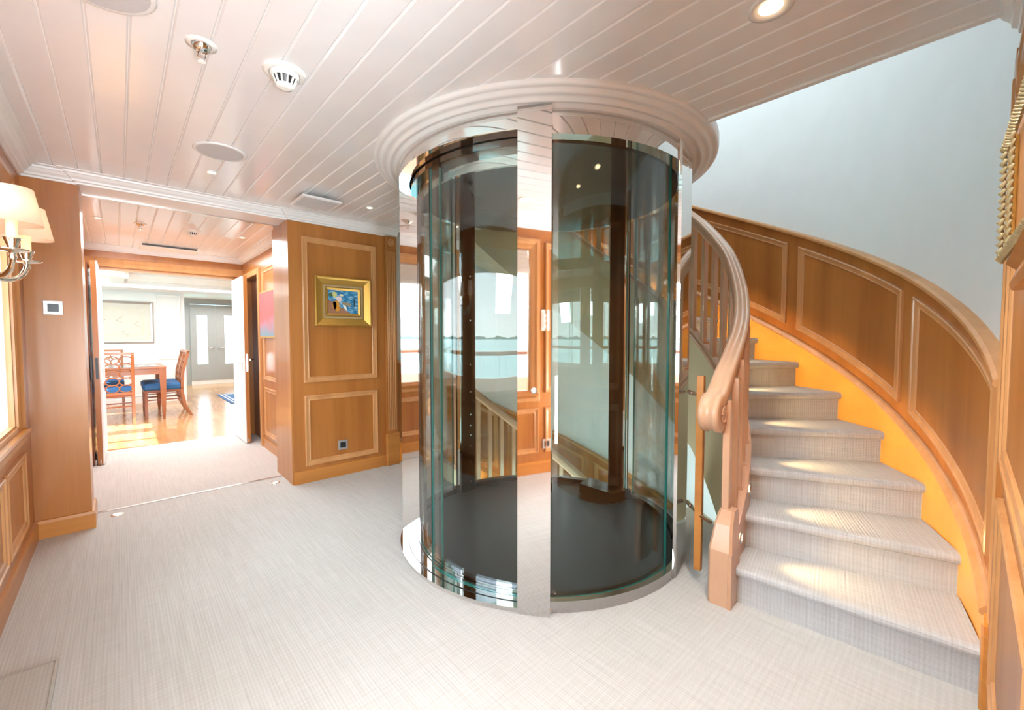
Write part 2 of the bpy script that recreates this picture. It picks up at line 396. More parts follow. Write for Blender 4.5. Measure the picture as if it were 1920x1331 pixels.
# slab of the deck above, ending along the stair opening, and the lift shaft above the ceiling
build('ceiling_upper_deck', MB().box(-.7, 2.42, -3.2, 4.6, ZC + .06, D2D - .02), 'white', kind='structure')
build('trim_1', MB().box(2.412, 2.44, -.1, 4.5, ZC - .012, D2D + .1, ), 'white', kind='structure')
lob = build('ceiling_lobby', MB().box(-.6, 2.0, 4.5, 7.42, 2.6072, 2.7), 'ceil_gap', kind='structure')
x = -.46; src = None; base = ORIG[lob.name]
while x < 1.36:
    if src is None:
        src = build('board', plank(PW - .003, 2.5), 'ceil', loc=(0, 0, 0)); src.parent = lob; c = src
    else: c = src.copy(); C.objects.link(c)
    c.location = (Vector((x, 4.88, 2.60)) - base) * SC; x += PW
# cornice profile (o = out from wall, z)
def cornice(z1, h=.10, d=.10):
    return [(0, z1), (0, z1 - h), (.012, z1 - h), (.016, z1 - h * .86), (.03, z1 - h * .80), (.034, z1 - h * .66), (d * .5, z1 - h * .5), (d * .62, z1 - h * .30), (d * .70, z1 - h * .26), (d * .74, z1 - h * .12), (d, z1 - h * .08), (d, z1)]
build('trim_2', sweep([(2.335, 4.45), (1.22, 4.45), (1.22, 4.47), (-.187, 4.47), (-.187, 4.5), (-.48, 4.5), (-.48, -3.0)], [(o, z) for o, z in cornice(ZC + .002, .085, .10)]), 'white', kind='structure')
build('trim_3', sweep([(.8, -.1), (2.47, -.1)], [(o, z) for o, z in cornice(ZC + .06, .14, .11)]), 'white', kind='structure')
build('trim_4', sweep([(1.38, 5.0), (1.38, 7.40), (-.33, 7.40)], [(o, z) for o, z in cornice(2.602, .075, .08)]), 'white', kind='structure')

# ---- generic panelling
def panel_set(parent, mapf, u0, u1, v0, v1, nu=1, mat_m='wood_mould', mat_f='wood_field', w=.055):
    prof = [(0, -.002), (0, .014), (.006, .019), (.014, .018), (.018, .012), (.040, .008), (.048, .011), (w - .002, .006), (w, .0015)]
    def ring(d, n):
        us = frange(u0 + d, u1 - d, nu)
        return [mapf(u, v0 + d, n) for u in us] + [mapf(u, v1 - d, n) for u in us[::-1]]
    rings = [ring(d, n) for d, n in prof]
    mo = MB().loft(rings, True, False)
    build('moulding', mo, mat_m, parent=parent)
    last = ring(w - .004, .002); n = nu + 1
    mb = MB().add(last, [(i, i + 1, 2 * n - 2 - i, 2 * n - 1 - i) for i in range(nu)])
    build('panel', mb, mat_f, parent=parent)
def mapY(y, sgn=-1):      # wall facing -Y (sgn=-1) or +Y
    return lambda u, v, n: (u, y + sgn * n, v)
def mapX(x, sgn=1):
    return lambda u, v, n: (x + sgn * n, u, v)

# ---- forward wall with painting
wf = build('wall_forward', MB().box(1.22, 2.325, 4.45, 5.02, 0, ZC), 'wood', kind='structure')
panel_set(wf, mapY(4.45), 1.325, 2.085, 1.0, 2.435)
panel_set(wf, mapY(4.45), 1.325, 2.085, .165, .87)
build('baseboard_forward', sweep([(2.18, 4.45), (1.219, 4.45)], [(0, 0), (.016, 0), (.016, .105), (.010, .12), (0, .124)]), 'wood_base', kind='structure')
build('trim_5', MB().box(1.205, 1.22, 4.452, 4.57, 0, 2.57).box(1.212, 1.22, 4.58, 5.03, 0, 2.57), 'wood', kind='structure')
pl = thing('trim_6', None, None, (2.25, 4.43, 0), kind='structure')
build('shaft', MB().box(2.188, 2.318, 4.425, 4.45, .36, 2.57), 'wood', parent=pl)
build('plinth', MB().box(2.176, 2.332, 4.405, 4.45, 0, .36, .006), 'wood_base', parent=pl)
for i in range(5):
    xx = 2.202 + i * .0215
    build('reed', MB().loft([[(xx, 4.426, z), (xx + .004, 4.4205, z), (xx + .012, 4.4205, z), (xx + .016, 4.426, z)] for z in (.40, 2.40)]), 'wood_mould', parent=pl)
build('capital_block', MB().box(2.190, 2.316, 4.415, 4.45, 2.435, 2.57, .004), 'wood', parent=pl)
build('rosette', MB().lathe((2.253, 4.415, 2.50), [(.0, -.014), (.012, -.012), (.016, -.004), (.022, -.002), (.03, -.010), (.036, -.008), (.042, 0)], 20, 'y'), 'wood_mould', parent=pl)

# ---- left stub wall (pillar)
ws = build('wall_forward_port', MB().box(-.50, -.187, 4.5, 4.83, 0, ZC), 'wood', kind='structure')
build('baseboard_forward_port', sweep([(-.187, 4.83), (-.187, 4.5), (-.48, 4.5)][::1], [(o, z) for o, z in ((0, 0), (.018, 0), (.018, .11), (.012, .13), (0, .134))]), 'wood_base', kind='structure')
# header beam over the lobby opening with its sliding door track
build('wall_header_lobby', MB().box(-.19, 1.222, 4.47, 4.83, 2.60, 2.66).box(-.19, 1.222, 4.49, 4.83, 2.585, 2.60), 'white', kind='structure')
build('trim_7', MB().box(-.19, 1.225, 4.83, 4.865, 2.575, 2.598), 'brushed', kind='structure')
build('trim_8', MB().box(-.19, 1.225, 4.828, 4.858, 0, .006), 'brushed', kind='structure')

# ---- port wall with two windows
XW = -.48
WIN = [(2.86, 4.06), (.44, 2.30)]
wz0, wz1 = .88, 2.36
wp = MB()
segs = [(-3.1, .34), (2.40, 2.76), (4.16, 4.5)]
for a, b_ in segs: wp.box(XW - .03, XW, a, b_, 0, ZC)
for a, b_ in WIN: wp.box(XW - .03, XW, a - .10, b_ + .10, 0, wz0 - .06).box(XW - .03, XW, a - .10, b_ + .10, wz1 + .06, ZC)
wport = build('wall_port', wp, 'wood', kind='structure')
for (a, b_) in ((-2.9, -1.2), (-1.1, .26), (.34, 1.34), (1.40, 2.40), (2.80, 3.46), (3.52, 4.14)):
    panel_set(wport, mapX(XW), a, b_, .22, .70)
for (a, b_) in ((-2.9, -1.2), (-1.1, .26)): panel_set(wport, mapX(XW), a, b_, .86, 2.44)
build('baseboard_port', sweep([(XW, 4.5), (XW, -3.1)], [(0, 0), (.018, 0), (.018, .11), (.012, .13), (0, .134)]), 'wood_base', kind='structure')
for i, (a, b_) in enumerate(WIN):
    wn = thing('window_%d' % (i + 1), None, None, (XW, (a + b_) / 2, wz0), kind='structure')
    def ringr(d, n, a=a, b_=b_): return [(XW + n, a + d, wz0 + d), (XW + n, b_ - d, wz0 + d), (XW + n, b_ - d, wz1 - d), (XW + n, a + d, wz1 - d)]
    fr = MB().loft([ringr(d, n) for d, n in ((-.11, -.01), (-.11, .012), (-.10, .022), (-.07, .022), (-.05, .012), (-.015, .006), (0, 0), (0, -.012), (.012, -.014), (.012, -.04), (-.06, -.04))], True, False)
    build('casing', fr, 'wood_mould', parent=wn)
    build('sill', MB().box(XW - .05, XW + .045, a - .09, b_ + .09, wz0 - .05, wz0 - .02, .008), 'wood', parent=wn)
    build('pane', MB().box(XW - .024, XW - .016, a + .02, b_ - .02, wz0 + .02, wz1 - .02), 'pane', parent=wn)
    bl = MB(); nb = 5
    for j in range(nb):
        zt = wz1 - .005 - j * .045; d = .012 + .010 * j
        bl.loft([[(XW - .012, y, zt), (XW - .010 + d, y, zt - .02), (XW - .010 + d + .006, y, zt - .07), (XW - .012, y, zt - .075)] for y in (a + .03, b_ - .03)])
    build('blind', bl, 'blind', parent=wn)

# ---- back of the hall (behind the camera) and aft wall beside the stair foot
wa = build('wall_aft', MB().box(.62, 2.6, -.22, -.1, 0, ZC + .06), 'wood', kind='structure')
panel_set(wa, mapY(-.1, 1), 1.15, 2.32, 1.0, 2.42)
panel_set(wa, mapY(-.1, 1), 1.15, 2.32, .16, .87)
build('wall_aft_upper', MB().box(2.42, 2.75, -.22, -.12, ZC + .06, 5.5), 'wallwhite', kind='structure')
build('wall_hall_aft', MB().box(-.62, 3.2, -3.2, -3.1, 0, ZC), 'wood', kind='structure')
build('wall_hall_starboard', MB().box(.62, .74, -3.1, -.22, 0, ZC), 'wood', kind='structure')
pa = thing('trim_9', None, None, (2.47, -.09, 0), kind='structure')
build('plinth', MB().box(2.405, 2.53, -.2, -.066, 0, .30, .006), 'wood_base', parent=pa)
build('shaft', MB().box(2.425, 2.53, -.2, -.084, .30, 2.50), 'wood', parent=pa)
build('reed', MB().loft([[(2.44, -.085, z), (2.446, -.078, z), (2.456, -.078, z), (2.462, -.085, z)] for z in (.34, 2.4)]), 'wood_mould', parent=pa)
build('reed', MB().loft([[(2.474, -.085, z), (2.48, -.078, z), (2.49, -.078, z), (2.496, -.085, z)] for z in (.34, 2.4)]), 'wood_mould', parent=pa)
build('baseboard_aft', sweep([(.74, -.1), (2.41, -.1)], [(0, 0), (.014, 0), (.014, .105), (.010, .12), (0, .124)]), 'wood_base', kind='structure')

# ================================================================== STAIRWELL WALL (cylinder)
def cylband(R, a0, a1, zf0, zf1, n=90, thick=.03, mb=None):
    mb = mb or MB()
    return mb.loft([[P(R, a, zf0(a)), P(R + thick, a, zf0(a)), P(R + thick, a, zf1(a)), P(R, a, zf1(a))] for a in frange(a0, a1, n)], True, True, False)
wst = build('wall_stairwell', (lambda mb: (mb, mb.smooth.update(range(len(mb.f))))[0])(cylband(2.33, -93, 92, lambda a: -D2D, lambda a: 5.5, 120, .06)), 'wallwhite', kind='structure')
build('ceiling_stairwell', MB().box(-.7, 4.9, -.3, 4.8, 5.5, 5.6), 'white', kind='structure')
build('wall_upper_port', MB().box(.2, .3, -.3, 4.8, D2D, 5.5), 'wallwhite', kind='structure')
build('wall_upper_forward', MB().box(.2, 2.4, 4.5, 4.6, D2D, 5.5), 'wallwhite', kind='structure')
build('wall_upper_aft', MB().box(.2, 2.5, -.3, -.2, D2D, 5.5), 'wallwhite', kind='structure')
build('wall_lower_port', MB().box(.9, 1.0, -.3, 4.8, -D2D, -.1), 'wallwhite', kind='structure')

def wainscot(off, a_lo, a_hi, tag_):
    zf = lambda a: zs(a) + off
    def clipz(f, lo=0.0): return lambda a: f(a)
    wb = thing('wall_stair_panelling' + tag_, None, None, P(2.3, (a_lo + a_hi) / 2, zf((a_lo + a_hi) / 2)), kind='structure')
    n = int((a_hi - a_lo) / 2)
    build('frame', cylband(2.303, a_lo, a_hi, lambda a: zf(a) + .36, lambda a: zf(a) + 1.29, n, .03), 'wood', parent=wb)
    # cap rail
    cap = [(-.030, 1.268), (-.036, 1.276), (-.034, 1.292), (-.02, 1.302), (.03, 1.302), (.03, 1.268)]
    build('cap_rail', MB().loft([[P(2.303 + d, a, zf(a) + h) for d, h in cap] for a in frange(a_lo, a_hi, n)]), 'wood_mould', parent=wb)
    # string board against the steps, amber glow in its colour, with its top mould
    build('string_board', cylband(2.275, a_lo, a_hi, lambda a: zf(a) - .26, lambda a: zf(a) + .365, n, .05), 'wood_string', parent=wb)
    sm = [(-.006, .355), (-.014, .362), (-.014, .376), (-.004, .386), (.004, .396), (.016, .402), (.03, .402), (.03, .355)]
    build('string_mould', MB().loft([[P(2.275 + d, a, zf(a) + h) for d, h in sm] for a in frange(a_lo, a_hi, n)]), 'wood_mould', parent=wb)
    # panels : circumferential stations, sheared with the stair slope
    edges = [(-82.3, -58.6), (-56.0, -30.8), (-28.0, -2.4), (.4, 26), (28.8, 54.4), (57.2, 82.8)]
    Rw = 2.303
    for e0, e1 in edges:
        if e0 < a_lo or e1 > a_hi: continue
        u0, u1 = R_(e0) * Rw, R_(e1) * Rw
        def mp(u, v, n_):
            a = degrees(u / Rw); return P(Rw - n_, a, zf(a) + v)
        panel_set(wb, mp, u0, u1, .475, 1.185, nu=12)
    return wb
wainscot(0, -86, 90, '')
wainscot(-D2D, -30, 90, '_lower')
# ================================================================== STAIRCASE
RI = lambda a: lerp([(-90, 1.30), (-85, 1.31), (-74, 1.335), (-62, 1.37), (-52, 1.385)], a)
def step_mesh(i, off, z_under=None, a_start=A0):
    a = a_start + DA * i; a2 = a + DA; z1 = RHO * (i + 1) + off; z0 = RHO * i + off
    front = [(0, z0), (0, z1 - .050), (-.020, z1 - .050), (-.029, z1 - .043), (-.033, z1 - .028), (-.031, z1 - .013), (-.022, z1 - .003), (-.008, z1)]
    ru = frange(max(RI(a) + .03, 1.33), 2.278, 8); rings = []; uvs = []
    for r in ru:
        e1, t1, e2 = er(a), et(a), er(a2); c = Vector((CX, CY, 0)); ring = []
        for s_, z in front: ring.append(tuple(c + e1 * r + t1 * s_ + Vector((0, 0, z))))
        for fz, back in ((z1, True), (z1 - .05, True)): ring.append(tuple(c + e2 * (r) + et(a2) * .004 + Vector((0, 0, fz))))
        ring.append(tuple(c + e1 * r + t1 * .02 + Vector((0, 0, z1 - .055)))); ring.append(tuple(c + e1 * r + t1 * .02 + Vector((0, 0, z0))))
        rings.append(ring)
        L = 0; prev = None
        for q in ring:
            if prev is not None: L += (Vector(q) - Vector(prev)).length
            uvs.append((r * SC, L * SC)); prev = q
    mb = MB(); mb.loft(rings, True, False)
    for k, u in enumerate(uvs): mb.uv[k] = u
    n = len(rings[0])
    mb.f.append(list(range(n))); mb.f.append([k + (len(rings) - 1) * n for k in range(n)][::-1])
    return mb
def helix_section(prof, a0, a1, n, zf, Rf):
    return MB().loft([[P(Rf(a) + d, a, zf(a) + h) for d, h in prof] for a in frange(a0, a1, n)], True, True, False)
def rail_sweep(pts, sides, ws, hs):
    """rounded section along pts; sides = horizontal side vectors"""
    rings = []; n = len(pts); pts = [Vector(p) for p in pts]
    sec = [(-.5, -.25), (-.42, -.5), (-.2, -.5), (-.12, -.38), (.12, -.38), (.2, -.5), (.42, -.5), (.5, -.25), (.46, .0), (.5, .2), (.4, .42), (.2, .5), (-.2, .5), (-.4, .42), (-.5, .2), (-.46, .0)]
    for i, p in enumerate(pts):
        t_ = (pts[min(i + 1, n - 1)] - pts[max(i - 1, 0)]).normalized(); s_ = Vector(sides[i]); s_ = (s_ - t_ * s_.dot(t_)).normalized(); u = s_.cross(t_)
        if i == 0: u0 = u
        rings.append([p + s_ * x * ws[i] + u * y * hs[i] for x, y in sec])
    return MB().loft(rings, True, True, True)

def staircase(off, n_steps, rail_a0, rail_a1, name, label, foot, light_idx):
    st = thing(name, label, 'staircase', P(1.35, rail_a0 if foot else 92, 0))
    for i in range(n_steps[0], n_steps[1]):
        build('step', step_mesh(i, off), 'carpet_step', parent=st)
    zf = lambda a: zs(a) + off
    topoff = lambda a: lerp([(-90, .30), (-84, .31), (-70, .34), (-55, .36), (-30, .36), (90, .36)], a)
    a_s0 = -88 if foot else rail_a0
    a_s1 = rail_a1
    # inner string: wooden face towards the lift above, olive skirt below
    lo = lambda a: max(zf(a) - .60 if not foot else zf(a) - lerp([(-60, .9), (-45, .79), (-27, .62), (0, .6)], a), 0.0 if (foot and a < -45) else -99)
    NA = int((a_s1 - a_s0) / 2)
    build('string', MB().loft([[P(RI(a) - .022, a, lo(a)), P(RI(a) + .03, a, lo(a)), P(RI(a) + .03, a, zf(a) + topoff(a) - .02), P(RI(a) - .022, a, zf(a) + topoff(a) - .02)] for a in frange(max(a_s0, -83) if foot else a_s0, a_s1, NA)], True, True, False), 'olive', parent=st)
    capp = [(-.040, -.045), (-.040, -.030), (-.028, -.022), (-.032, -.008), (-.030, .012), (-.022, .018), (.022, .018), (.045, .012), (.045, -.30), (.032, -.31), (.026, -.045)]
    build('string_cap', MB().loft([[P(RI(a) + d, a, max(zf(a) + topoff(a) + h, .02 if foot else -99)) for d, h in capp] for a in frange(max(a_s0, -84), a_s1, NA)]), 'wood_rail', parent=st)
    # soffit
    build('soffit', MB().loft([[P(RI(a), a, lo(a) + .012), P(2.30, a, max(lo(a), 0) + .10 if foot and a < -40 else zf(a) - .50), P(2.30, a, zf(a) - .12), P(RI(a), a, zf(a) - .12)] for a in frange(-60 if foot else a_s0, a_s1, 70)], True, True, False), 'olive', parent=st)
    # handrail
    ro = lambda a: lerp([(-88, 1.105), (-80, 1.125), (-60, 1.12), (-52, 1.17), (-42, 1.25), (-28, 1.28), (90, 1.28)], a)
    RR = lambda a: lerp([(-88, 1.25), (-80, 1.262), (-74, 1.285), (-68, 1.315), (-62, 1.345), (-54, 1.375), (-46, 1.39)], a)
    pts, sides, ws, hs = [], [], [], []
    if foot:
        for a in frange(rail_a1, -86, 90):
            pts.append(P(RR(a), a, zf(a) + ro(a))); sides.append(er(a)); k = lerp([(-86, 1.2), (-70, 1.05), (-50, 1)], a); ws.append(.092 * k); hs.append(.078 * k)
        ac = -86.; base = Vector(P(RR(ac), ac, 0)); tt = -et(ac); zc0 = zf(ac) + ro(ac)
        rv = .082; c0 = Vector((0, 0, zc0 - rv + .008)) + base + tt * .035
        for j in range(1, 30):
            th = pi / 2 - j / 29 * 2 * pi * 1.35; rr = rv * (1 - j / 29 * .72)
            pts.append(c0 + tt * cos(th) * rr + Vector((0, 0, sin(th) * rr))); sides.append(er(ac)); ws.append(.112 * (1 - .1 * j / 29)); hs.append(.085 * (1 - j / 29 * .62))
    else:
        aT = 92.; base = Vector(P(1.36, aT, 0)); tt = et(aT); zt = .995
        rv = .075; c0 = base + tt * .05 + Vector((0, 0, zt - rv + .02))
        for j in range(28, 0, -1):
            th = pi / 2 - j / 29 * 2 * pi * 1.35; rr = rv * (1 - j / 29 * .72)
            pts.append(c0 + tt * cos(th) * rr + Vector((0, 0, sin(th) * rr))); sides.append(er(aT)); ws.append(.1); hs.append(.08 * (1 - j / 29 * .62))
        for a in frange(91, rail_a0, 60):
            z = min(zf(a) + ro(a), zt + (91 - a) * .0) if a > 80 else zf(a) + ro(a)
            pts.append(P(1.38, a, min(z, zt + .02))); sides.append(er(a)); ws.append(.09); hs.append(.078)
    build('handrail', rail_sweep(pts, sides, ws, hs), 'wood_rail', parent=st)
    # volute eye
    eye = c0; d = er(-86. if foot else 92.)
    vb = MB(); e1 = tt
    for sg in (1, -1):
        sp = []
        for j in range(40):
            th = pi / 2 - j / 39 * 2 * pi * 1.6; rr = .046 * (1 - j / 39 * .8)
            sp.append(eye + d * sg * .055 + tt * cos(th) * rr + Vector((0, 0, sin(th) * rr)))
        vb.tube(sp, .0055, 6)
        vb.tube([eye + d * sg * .02, eye + d * sg * .05, eye + d * sg * .056], [.042, .042, .034], 20)
    build('volute', vb, 'wood_rail', parent=st)
    # balusters
    w_ = .040
    aa = -84.5 if foot else 88.
    while (aa < rail_a1 - 1) if foot else (aa > rail_a0):
        z0 = zf(aa) + topoff(aa) - .03; z1 = min(zf(aa) + ro(aa), 9 if foot else 1.0) - .03
        if foot and aa < -83: z0 = .28
        r0 = RR(aa) + .03 if foot and aa < -60 else RI(aa) + .005
        if foot: r0 = max(r0, RI(aa) - .005)
        e, t_ = er(aa), et(aa); c = Vector((CX, CY, 0)) + e * r0
        mb = MB().loft([[tuple(c + e * x * w_ / 2 + t_ * y * w_ / 2 + Vector((0, 0, z))) for x, y in ((-1, -.8), (-.8, -1), (.8, -1), (1, -.8), (1, .8), (.8, 1), (-.8, 1), (-1, .8))] for z in (z0, z1)])
        build('baluster', mb, 'wood_rail', parent=st)
        # stepped block at the foot of each baluster
        build('baluster_foot', MB().loft([[tuple(c + e * x * .026 + t_ * y + Vector((0, 0, z))) for x, y in ((-1, -.035), (1, -.035), (1, .045), (-1, .045))] for z in (z0 - .03, z0 + .035)]), 'wood_rail', parent=st) if aa > -80 else None
        aa += 5.4 if foot else -5.4
    # newel post
    an = -87.6 if foot else 94.
    Rn = 1.315 if foot else 1.34; e, t_ = er(an), et(an); c = Vector((CX, CY, 0)) + e * Rn
    def sq(x0, x1, y0, y1, z, ch=.012): return [tuple(c + e * x + t_ * y + Vector((0, 0, z))) for x, y in ((x0 + ch, y0), (x1 - ch, y0), (x1, y0 + ch), (x1, y1 - ch), (x1 - ch, y1), (x0 + ch, y1), (x0, y1 - ch), (x0, y0 + ch))]
    if foot:
        build('newel', MB().loft([sq(-.058, .062, -.055, .10, 0), sq(-.058, .062, -.055, .10, .30), sq(-.050, .055, -.035, .10, .36), sq(-.045, .05, -.01, .11, .43), sq(-.03, .045, .03, .11, .50)]), 'wood_rail', parent=st)
        build('newel_groove', MB().loft([sq(.045, .0655, -.0585, -.04, 0.0, .002), sq(.045, .0655, -.0585, -.04, .30, .002)]), 'wood_rail', parent=st)
    else:
        build('newel', MB().loft([sq(-.05, .05, -.05, .06, 0), sq(-.05, .05, -.05, .06, .20), sq(-.03, .03, -.03, .03, .23), sq(-.024, .024, -.024, .024, .28), sq(-.024, .024, -.024, .024, .95)]), 'wood_rail', parent=st)
    # low level step lights in the string
    for k, i in enumerate(light_idx):
        a = A0 + DA * i + 5.0; z = RHO * (i + 1) + off + .105; Rr = RI(a) + .045
        c = Vector(P(Rr, a, z)); e = er(a)
        prof = [(.034, 0), (.034, .006), (.026, .009), (.024, .004)]
        ring = []
        for r_, h in prof: ring.append([tuple(c + e * h + et(a) * cos(q) * r_ + Vector((0, 0, sin(q) * r_))) for q in [2 * pi * j / 16 for j in range(16)]])
        lf = build('step_light', MB().loft(ring, True, False, True), 'chrome', parent=st, label='round chrome step light')
        build('lens', MB().add([tuple(c + e * .005 + et(a) * cos(q) * .024 + Vector((0, 0, sin(q) * .024))) for q in [2 * pi * j / 16 for j in range(16)]], [tuple(range(16))]), 'led', parent=lf)
        lo_ = Vector(c + e * .03)
        light('step_lamp', 'SPOT', lo_, 17, (1, .64, .27), .02, target=tuple(lo_ + e * 1.0 + Vector((0, 0, -.05)) - et(a) * .02), spot=62)
    return st
staircase(0, (0, 16), -88, 92, 'staircase', 'curved carpeted stair climbing to the right of the lift with cherry handrail', True, [0, 1, 2, 3, 4, 5, 6, 8, 10, 12])
staircase(-D2D, (5, 16), -30, 90, 'descending_staircase', 'carpeted stair going down behind the glass lift, seen through its glass', False, [9, 11, 13, 15])

# ---- chrome and wood barrier between lift and newel
bar = thing('stair_barrier', 'vertical honey wood bar on chrome rods closing the gap between lift and newel', 'barrier', P(1.16, -82.5, .09))
e, t_ = er(-82.5), et(-82.5); c = Vector((CX, CY, 0)) + e * 1.15
build('wood_bar', MB().loft([[tuple(c + e * x + t_ * y + Vector((0, 0, z))) for x, y in ((-.02, -.02), (.02, -.02), (.02, .02), (-.02, .02))] for z in (.075, 1.225)]), 'wood_base', parent=bar, bevel=.003)
pL = lambda z: Vector(P(1.047, -73.5, z)); pN = lambda z: Vector(P(1.235, -85.5, z)); cm = lambda z: Vector(c) + Vector((0, 0, z))
for z, name, ends in ((1.105, 'rod', 0), (.40, 'rod', 1)):
    build(name, MB().tube([pL(z) , cm(z)], .010, 12), 'brushed', parent=bar)
    if ends: build(name, MB().tube([cm(z), pN(z - .0)], .010, 12), 'brushed', parent=bar)
    build('clevis', MB().tube([pL(z), pL(z).lerp(cm(z), .35)], .014, 10), 'brushed', parent=bar)

# ================================================================== LIFT
RL = 1.03
lift = thing('glass_lift', 'round glass passenger lift with mirror steel posts under a white ring cornice', 'lift', (CX, CY, 0))
def arc_solid(mb, r0, r1, z0, z1, a0, a1, n=None, smooth=True):
    n = n or max(4, int(abs(a1 - a0) / 2.5)); rings = [[P(r0, a, z0), P(r1, a, z0), P(r1, a, z1), P(r0, a, z1)] for a in frange(a0, a1, n)]
    # separate shells so edges stay crisp
    for i, j in ((0, 1), (1, 2), (2, 3), (3, 0)):
        mb.loft([[r[i], r[j]] for r in rings], False, False, smooth)
    mb.add(rings[0], [(0, 1, 2, 3)]); mb.add(rings[-1], [(3, 2, 1, 0)])
    return mb
G0, G1 = 143.0, 216.5      # door opening (centred on port side)
ZG = 2.47
# base: raised kerb round the fixed glass, flat grooved threshold at the doors
build('base_kerb', arc_solid(MB(), .992, RL, 0, .062, -134.6, 134), 'brushed', parent=lift)
build('threshold', arc_solid(MB(), .845, RL + .01, 0, .022, 134, 226.5), 'steel', parent=lift)
for rg in (.985, .915, .872):
    build('track_groove', arc_solid(MB(), rg - .0035, rg + .0035, .0225, .0235, 135, 226), 'gasket', parent=lift)
build('lift_floor', MB().lathe((CX, CY, 0), [(.0, .035), (.852, .035)], 72, smooth=False).lathe((CX, CY, 0), [(.852, .035), (.852, -.02)], 72), 'black', parent=lift)
build('floor_rim', arc_solid(MB(), .851, .991, 0, .0351, -134.6, 134), 'black', parent=lift)
build('sill_ring', arc_solid(MB(), .94, 1.0, .035, .075, -60, 130), 'darkbronze', parent=lift)
build('lift_ceiling', MB().lathe((CX, CY, 0), [(.0, ZG - .01), (.945, ZG - .01), (.945, ZG + .08)], 72, smooth=False), 'darkceil', parent=lift)
build('header', arc_solid(MB(), .955, RL, ZG, 2.61, -134.6, 134), 'brushed' if False else 'steel', parent=lift)
build('door_header', arc_solid(MB(), .955, RL, 2.50, 2.61, 134, 226.5), 'steel', parent=lift)
build('inner_header', arc_solid(MB(), .872, .890, 2.38, 2.62, 134, 226.5), 'steel', parent=lift)
# posts
def post(a, wdt, r0, r1, z0=0.0, z1=2.61, mat='steel', name='post'):
    e, t_ = er(a), et(a); c = Vector((CX, CY, 0))
    ring = lambda z: [tuple(c + e * x + t_ * y + Vector((0, 0, z))) for x, y in ((r0, -wdt / 2), (r1, -wdt / 2), (r1, wdt / 2), (r0, wdt / 2))]
    return build(name, MB().loft([ring(z0), ring(z1)]), mat, parent=lift)
c0_, c1_ = Vector((1.490, 1.568, 0)), Vector((1.592, 1.430, 0)); inn = Vector((.80, .60, 0)) * .09
build('post', MB().loft([[tuple(q + Vector((0, 0, z))) for q in (c0_, c1_, c1_ + inn, c0_ + inn)] for z in (0, 2.60)]), 'steel', parent=lift)
# centre post face turned a touch like the photograph's flat mirror; port door post with its mirrored reveal
d0_, d1_, d2_, d3_ = Vector((1.505, 2.815, 0)), Vector((1.612, 2.700, 0)), Vector((1.69, 2.78, 0)), Vector((1.60, 2.955, 0))
build('post', MB().loft([[tuple(q + Vector((0, 0, z))) for q in (d0_, d1_, d2_, d3_)] for z in (0, 2.61)]), 'steel', parent=lift)
q0, q1 = Vector(P(1.045, -86, 0)), Vector(P(1.035, -70, 0)); inn = er(-78) * -.02
build('post', MB().loft([[tuple(q + Vector((0, 0, z))) for q in (q0, q1, q1 + inn, q0 + inn)] for z in (0, 2.61)]), 'steel', parent=lift)
# rear guide columns
for a, w_ in ((90.5, .135), (-4.5, .13)):
    col = post(a, w_, .90, 1.0, .035, ZG, 'darkbronze', 'guide_column')
    e, t_ = er(a), et(a); c = Vector((CX, CY, 0))
    for y in (-w_ / 2 - .012, w_ / 2 + .012):
        build('steel_edge', MB().loft([[tuple(c + e * (x + .93) + t_ * (y + yy) + Vector((0, 0, z))) for x, yy in ((-.02, -.01), (.02, -.01), (.02, .01), (-.02, .01))] for z in (.035, ZG)]), 'steel', parent=col)
    if a > 0:
        for z in (.12, .30, .45, .55, .64, .74, .95, 1.2, 1.6, 2.0):
            b0 = c + e * .90 - t_ * .02 + Vector((0, 0, z))
            build('bolt', MB().tube([b0, b0 - e * .006], .008, 8), 'chrome', parent=col)
build('rear_plinth', MB().loft([[tuple(Vector((CX, CY, z)) + er(a) * r_) for a, r_ in ((14, .93), (-14, .93), (-14, .72), (14, .72))] for z in (.036, .12)]), 'darkbronze', parent=lift)
# glass
def glass_arc(name, r, a0, a1, z0, z1, lab=None, th=.011, sideedge=(True, True)):
    g = build(name, arc_solid(MB(), r - th, r, z0, z1, a0, a1, max(8, int(abs(a1 - a0) / 2))), 'glass', parent=lift, label=lab)
    ed = MB(); w_ = .15
    for a, on in ((a0, sideedge[0]), (a1, sideedge[1])):
        if on: arc_solid(ed, r - th - .0004, r + .0004, z0 - .001, z1 + .001, a - .22, a + .22, 1)
    arc_solid(ed, r - th - .0004, r + .0004, z1 - .004, z1 + .0005, a0, a1)
    arc_solid(ed, r - th - .0004, r + .0004, z0 - .0005, z0 + .004, a0, a1)
    build('glass_edge', ed, 'glass_edge', parent=g)
    return g
glass_arc('glass_panel', .99, -134.6, -87, .055, ZG + .02)
glass_arc('glass_panel', 1.0, -69, -12, .055, ZG + .02)
glass_arc('glass_panel', 1.0, 3, 84, .055, ZG + .02)
glass_arc('glass_panel', 1.0, 97, 131, .055, ZG + .02)
glass_arc('door_leaf', .938, 177.5, 221, .024, 2.50)
glass_arc('door_leaf', .905, 146, 181, .024, 2.50)
for r_, a in ((.938, 177.5), (.905, 146.2)):
    build('door_gasket', arc_solid(MB(), r_ - .014, r_ + .003, .024, 2.50, a - .35, a + .15, 1), 'gasket', parent=lift)
# round lens / call button on the centre post
e = Vector((-.80, -.60, 0)); b0 = (c0_ + c1_) / 2 + Vector((0, 0, 1.178))
build('call_button', MB().tube([b0, b0 + e * .006, b0 + e * .009], [.016, .016, .010], 20), 'steel_flat', parent=lift, label='small round call button')
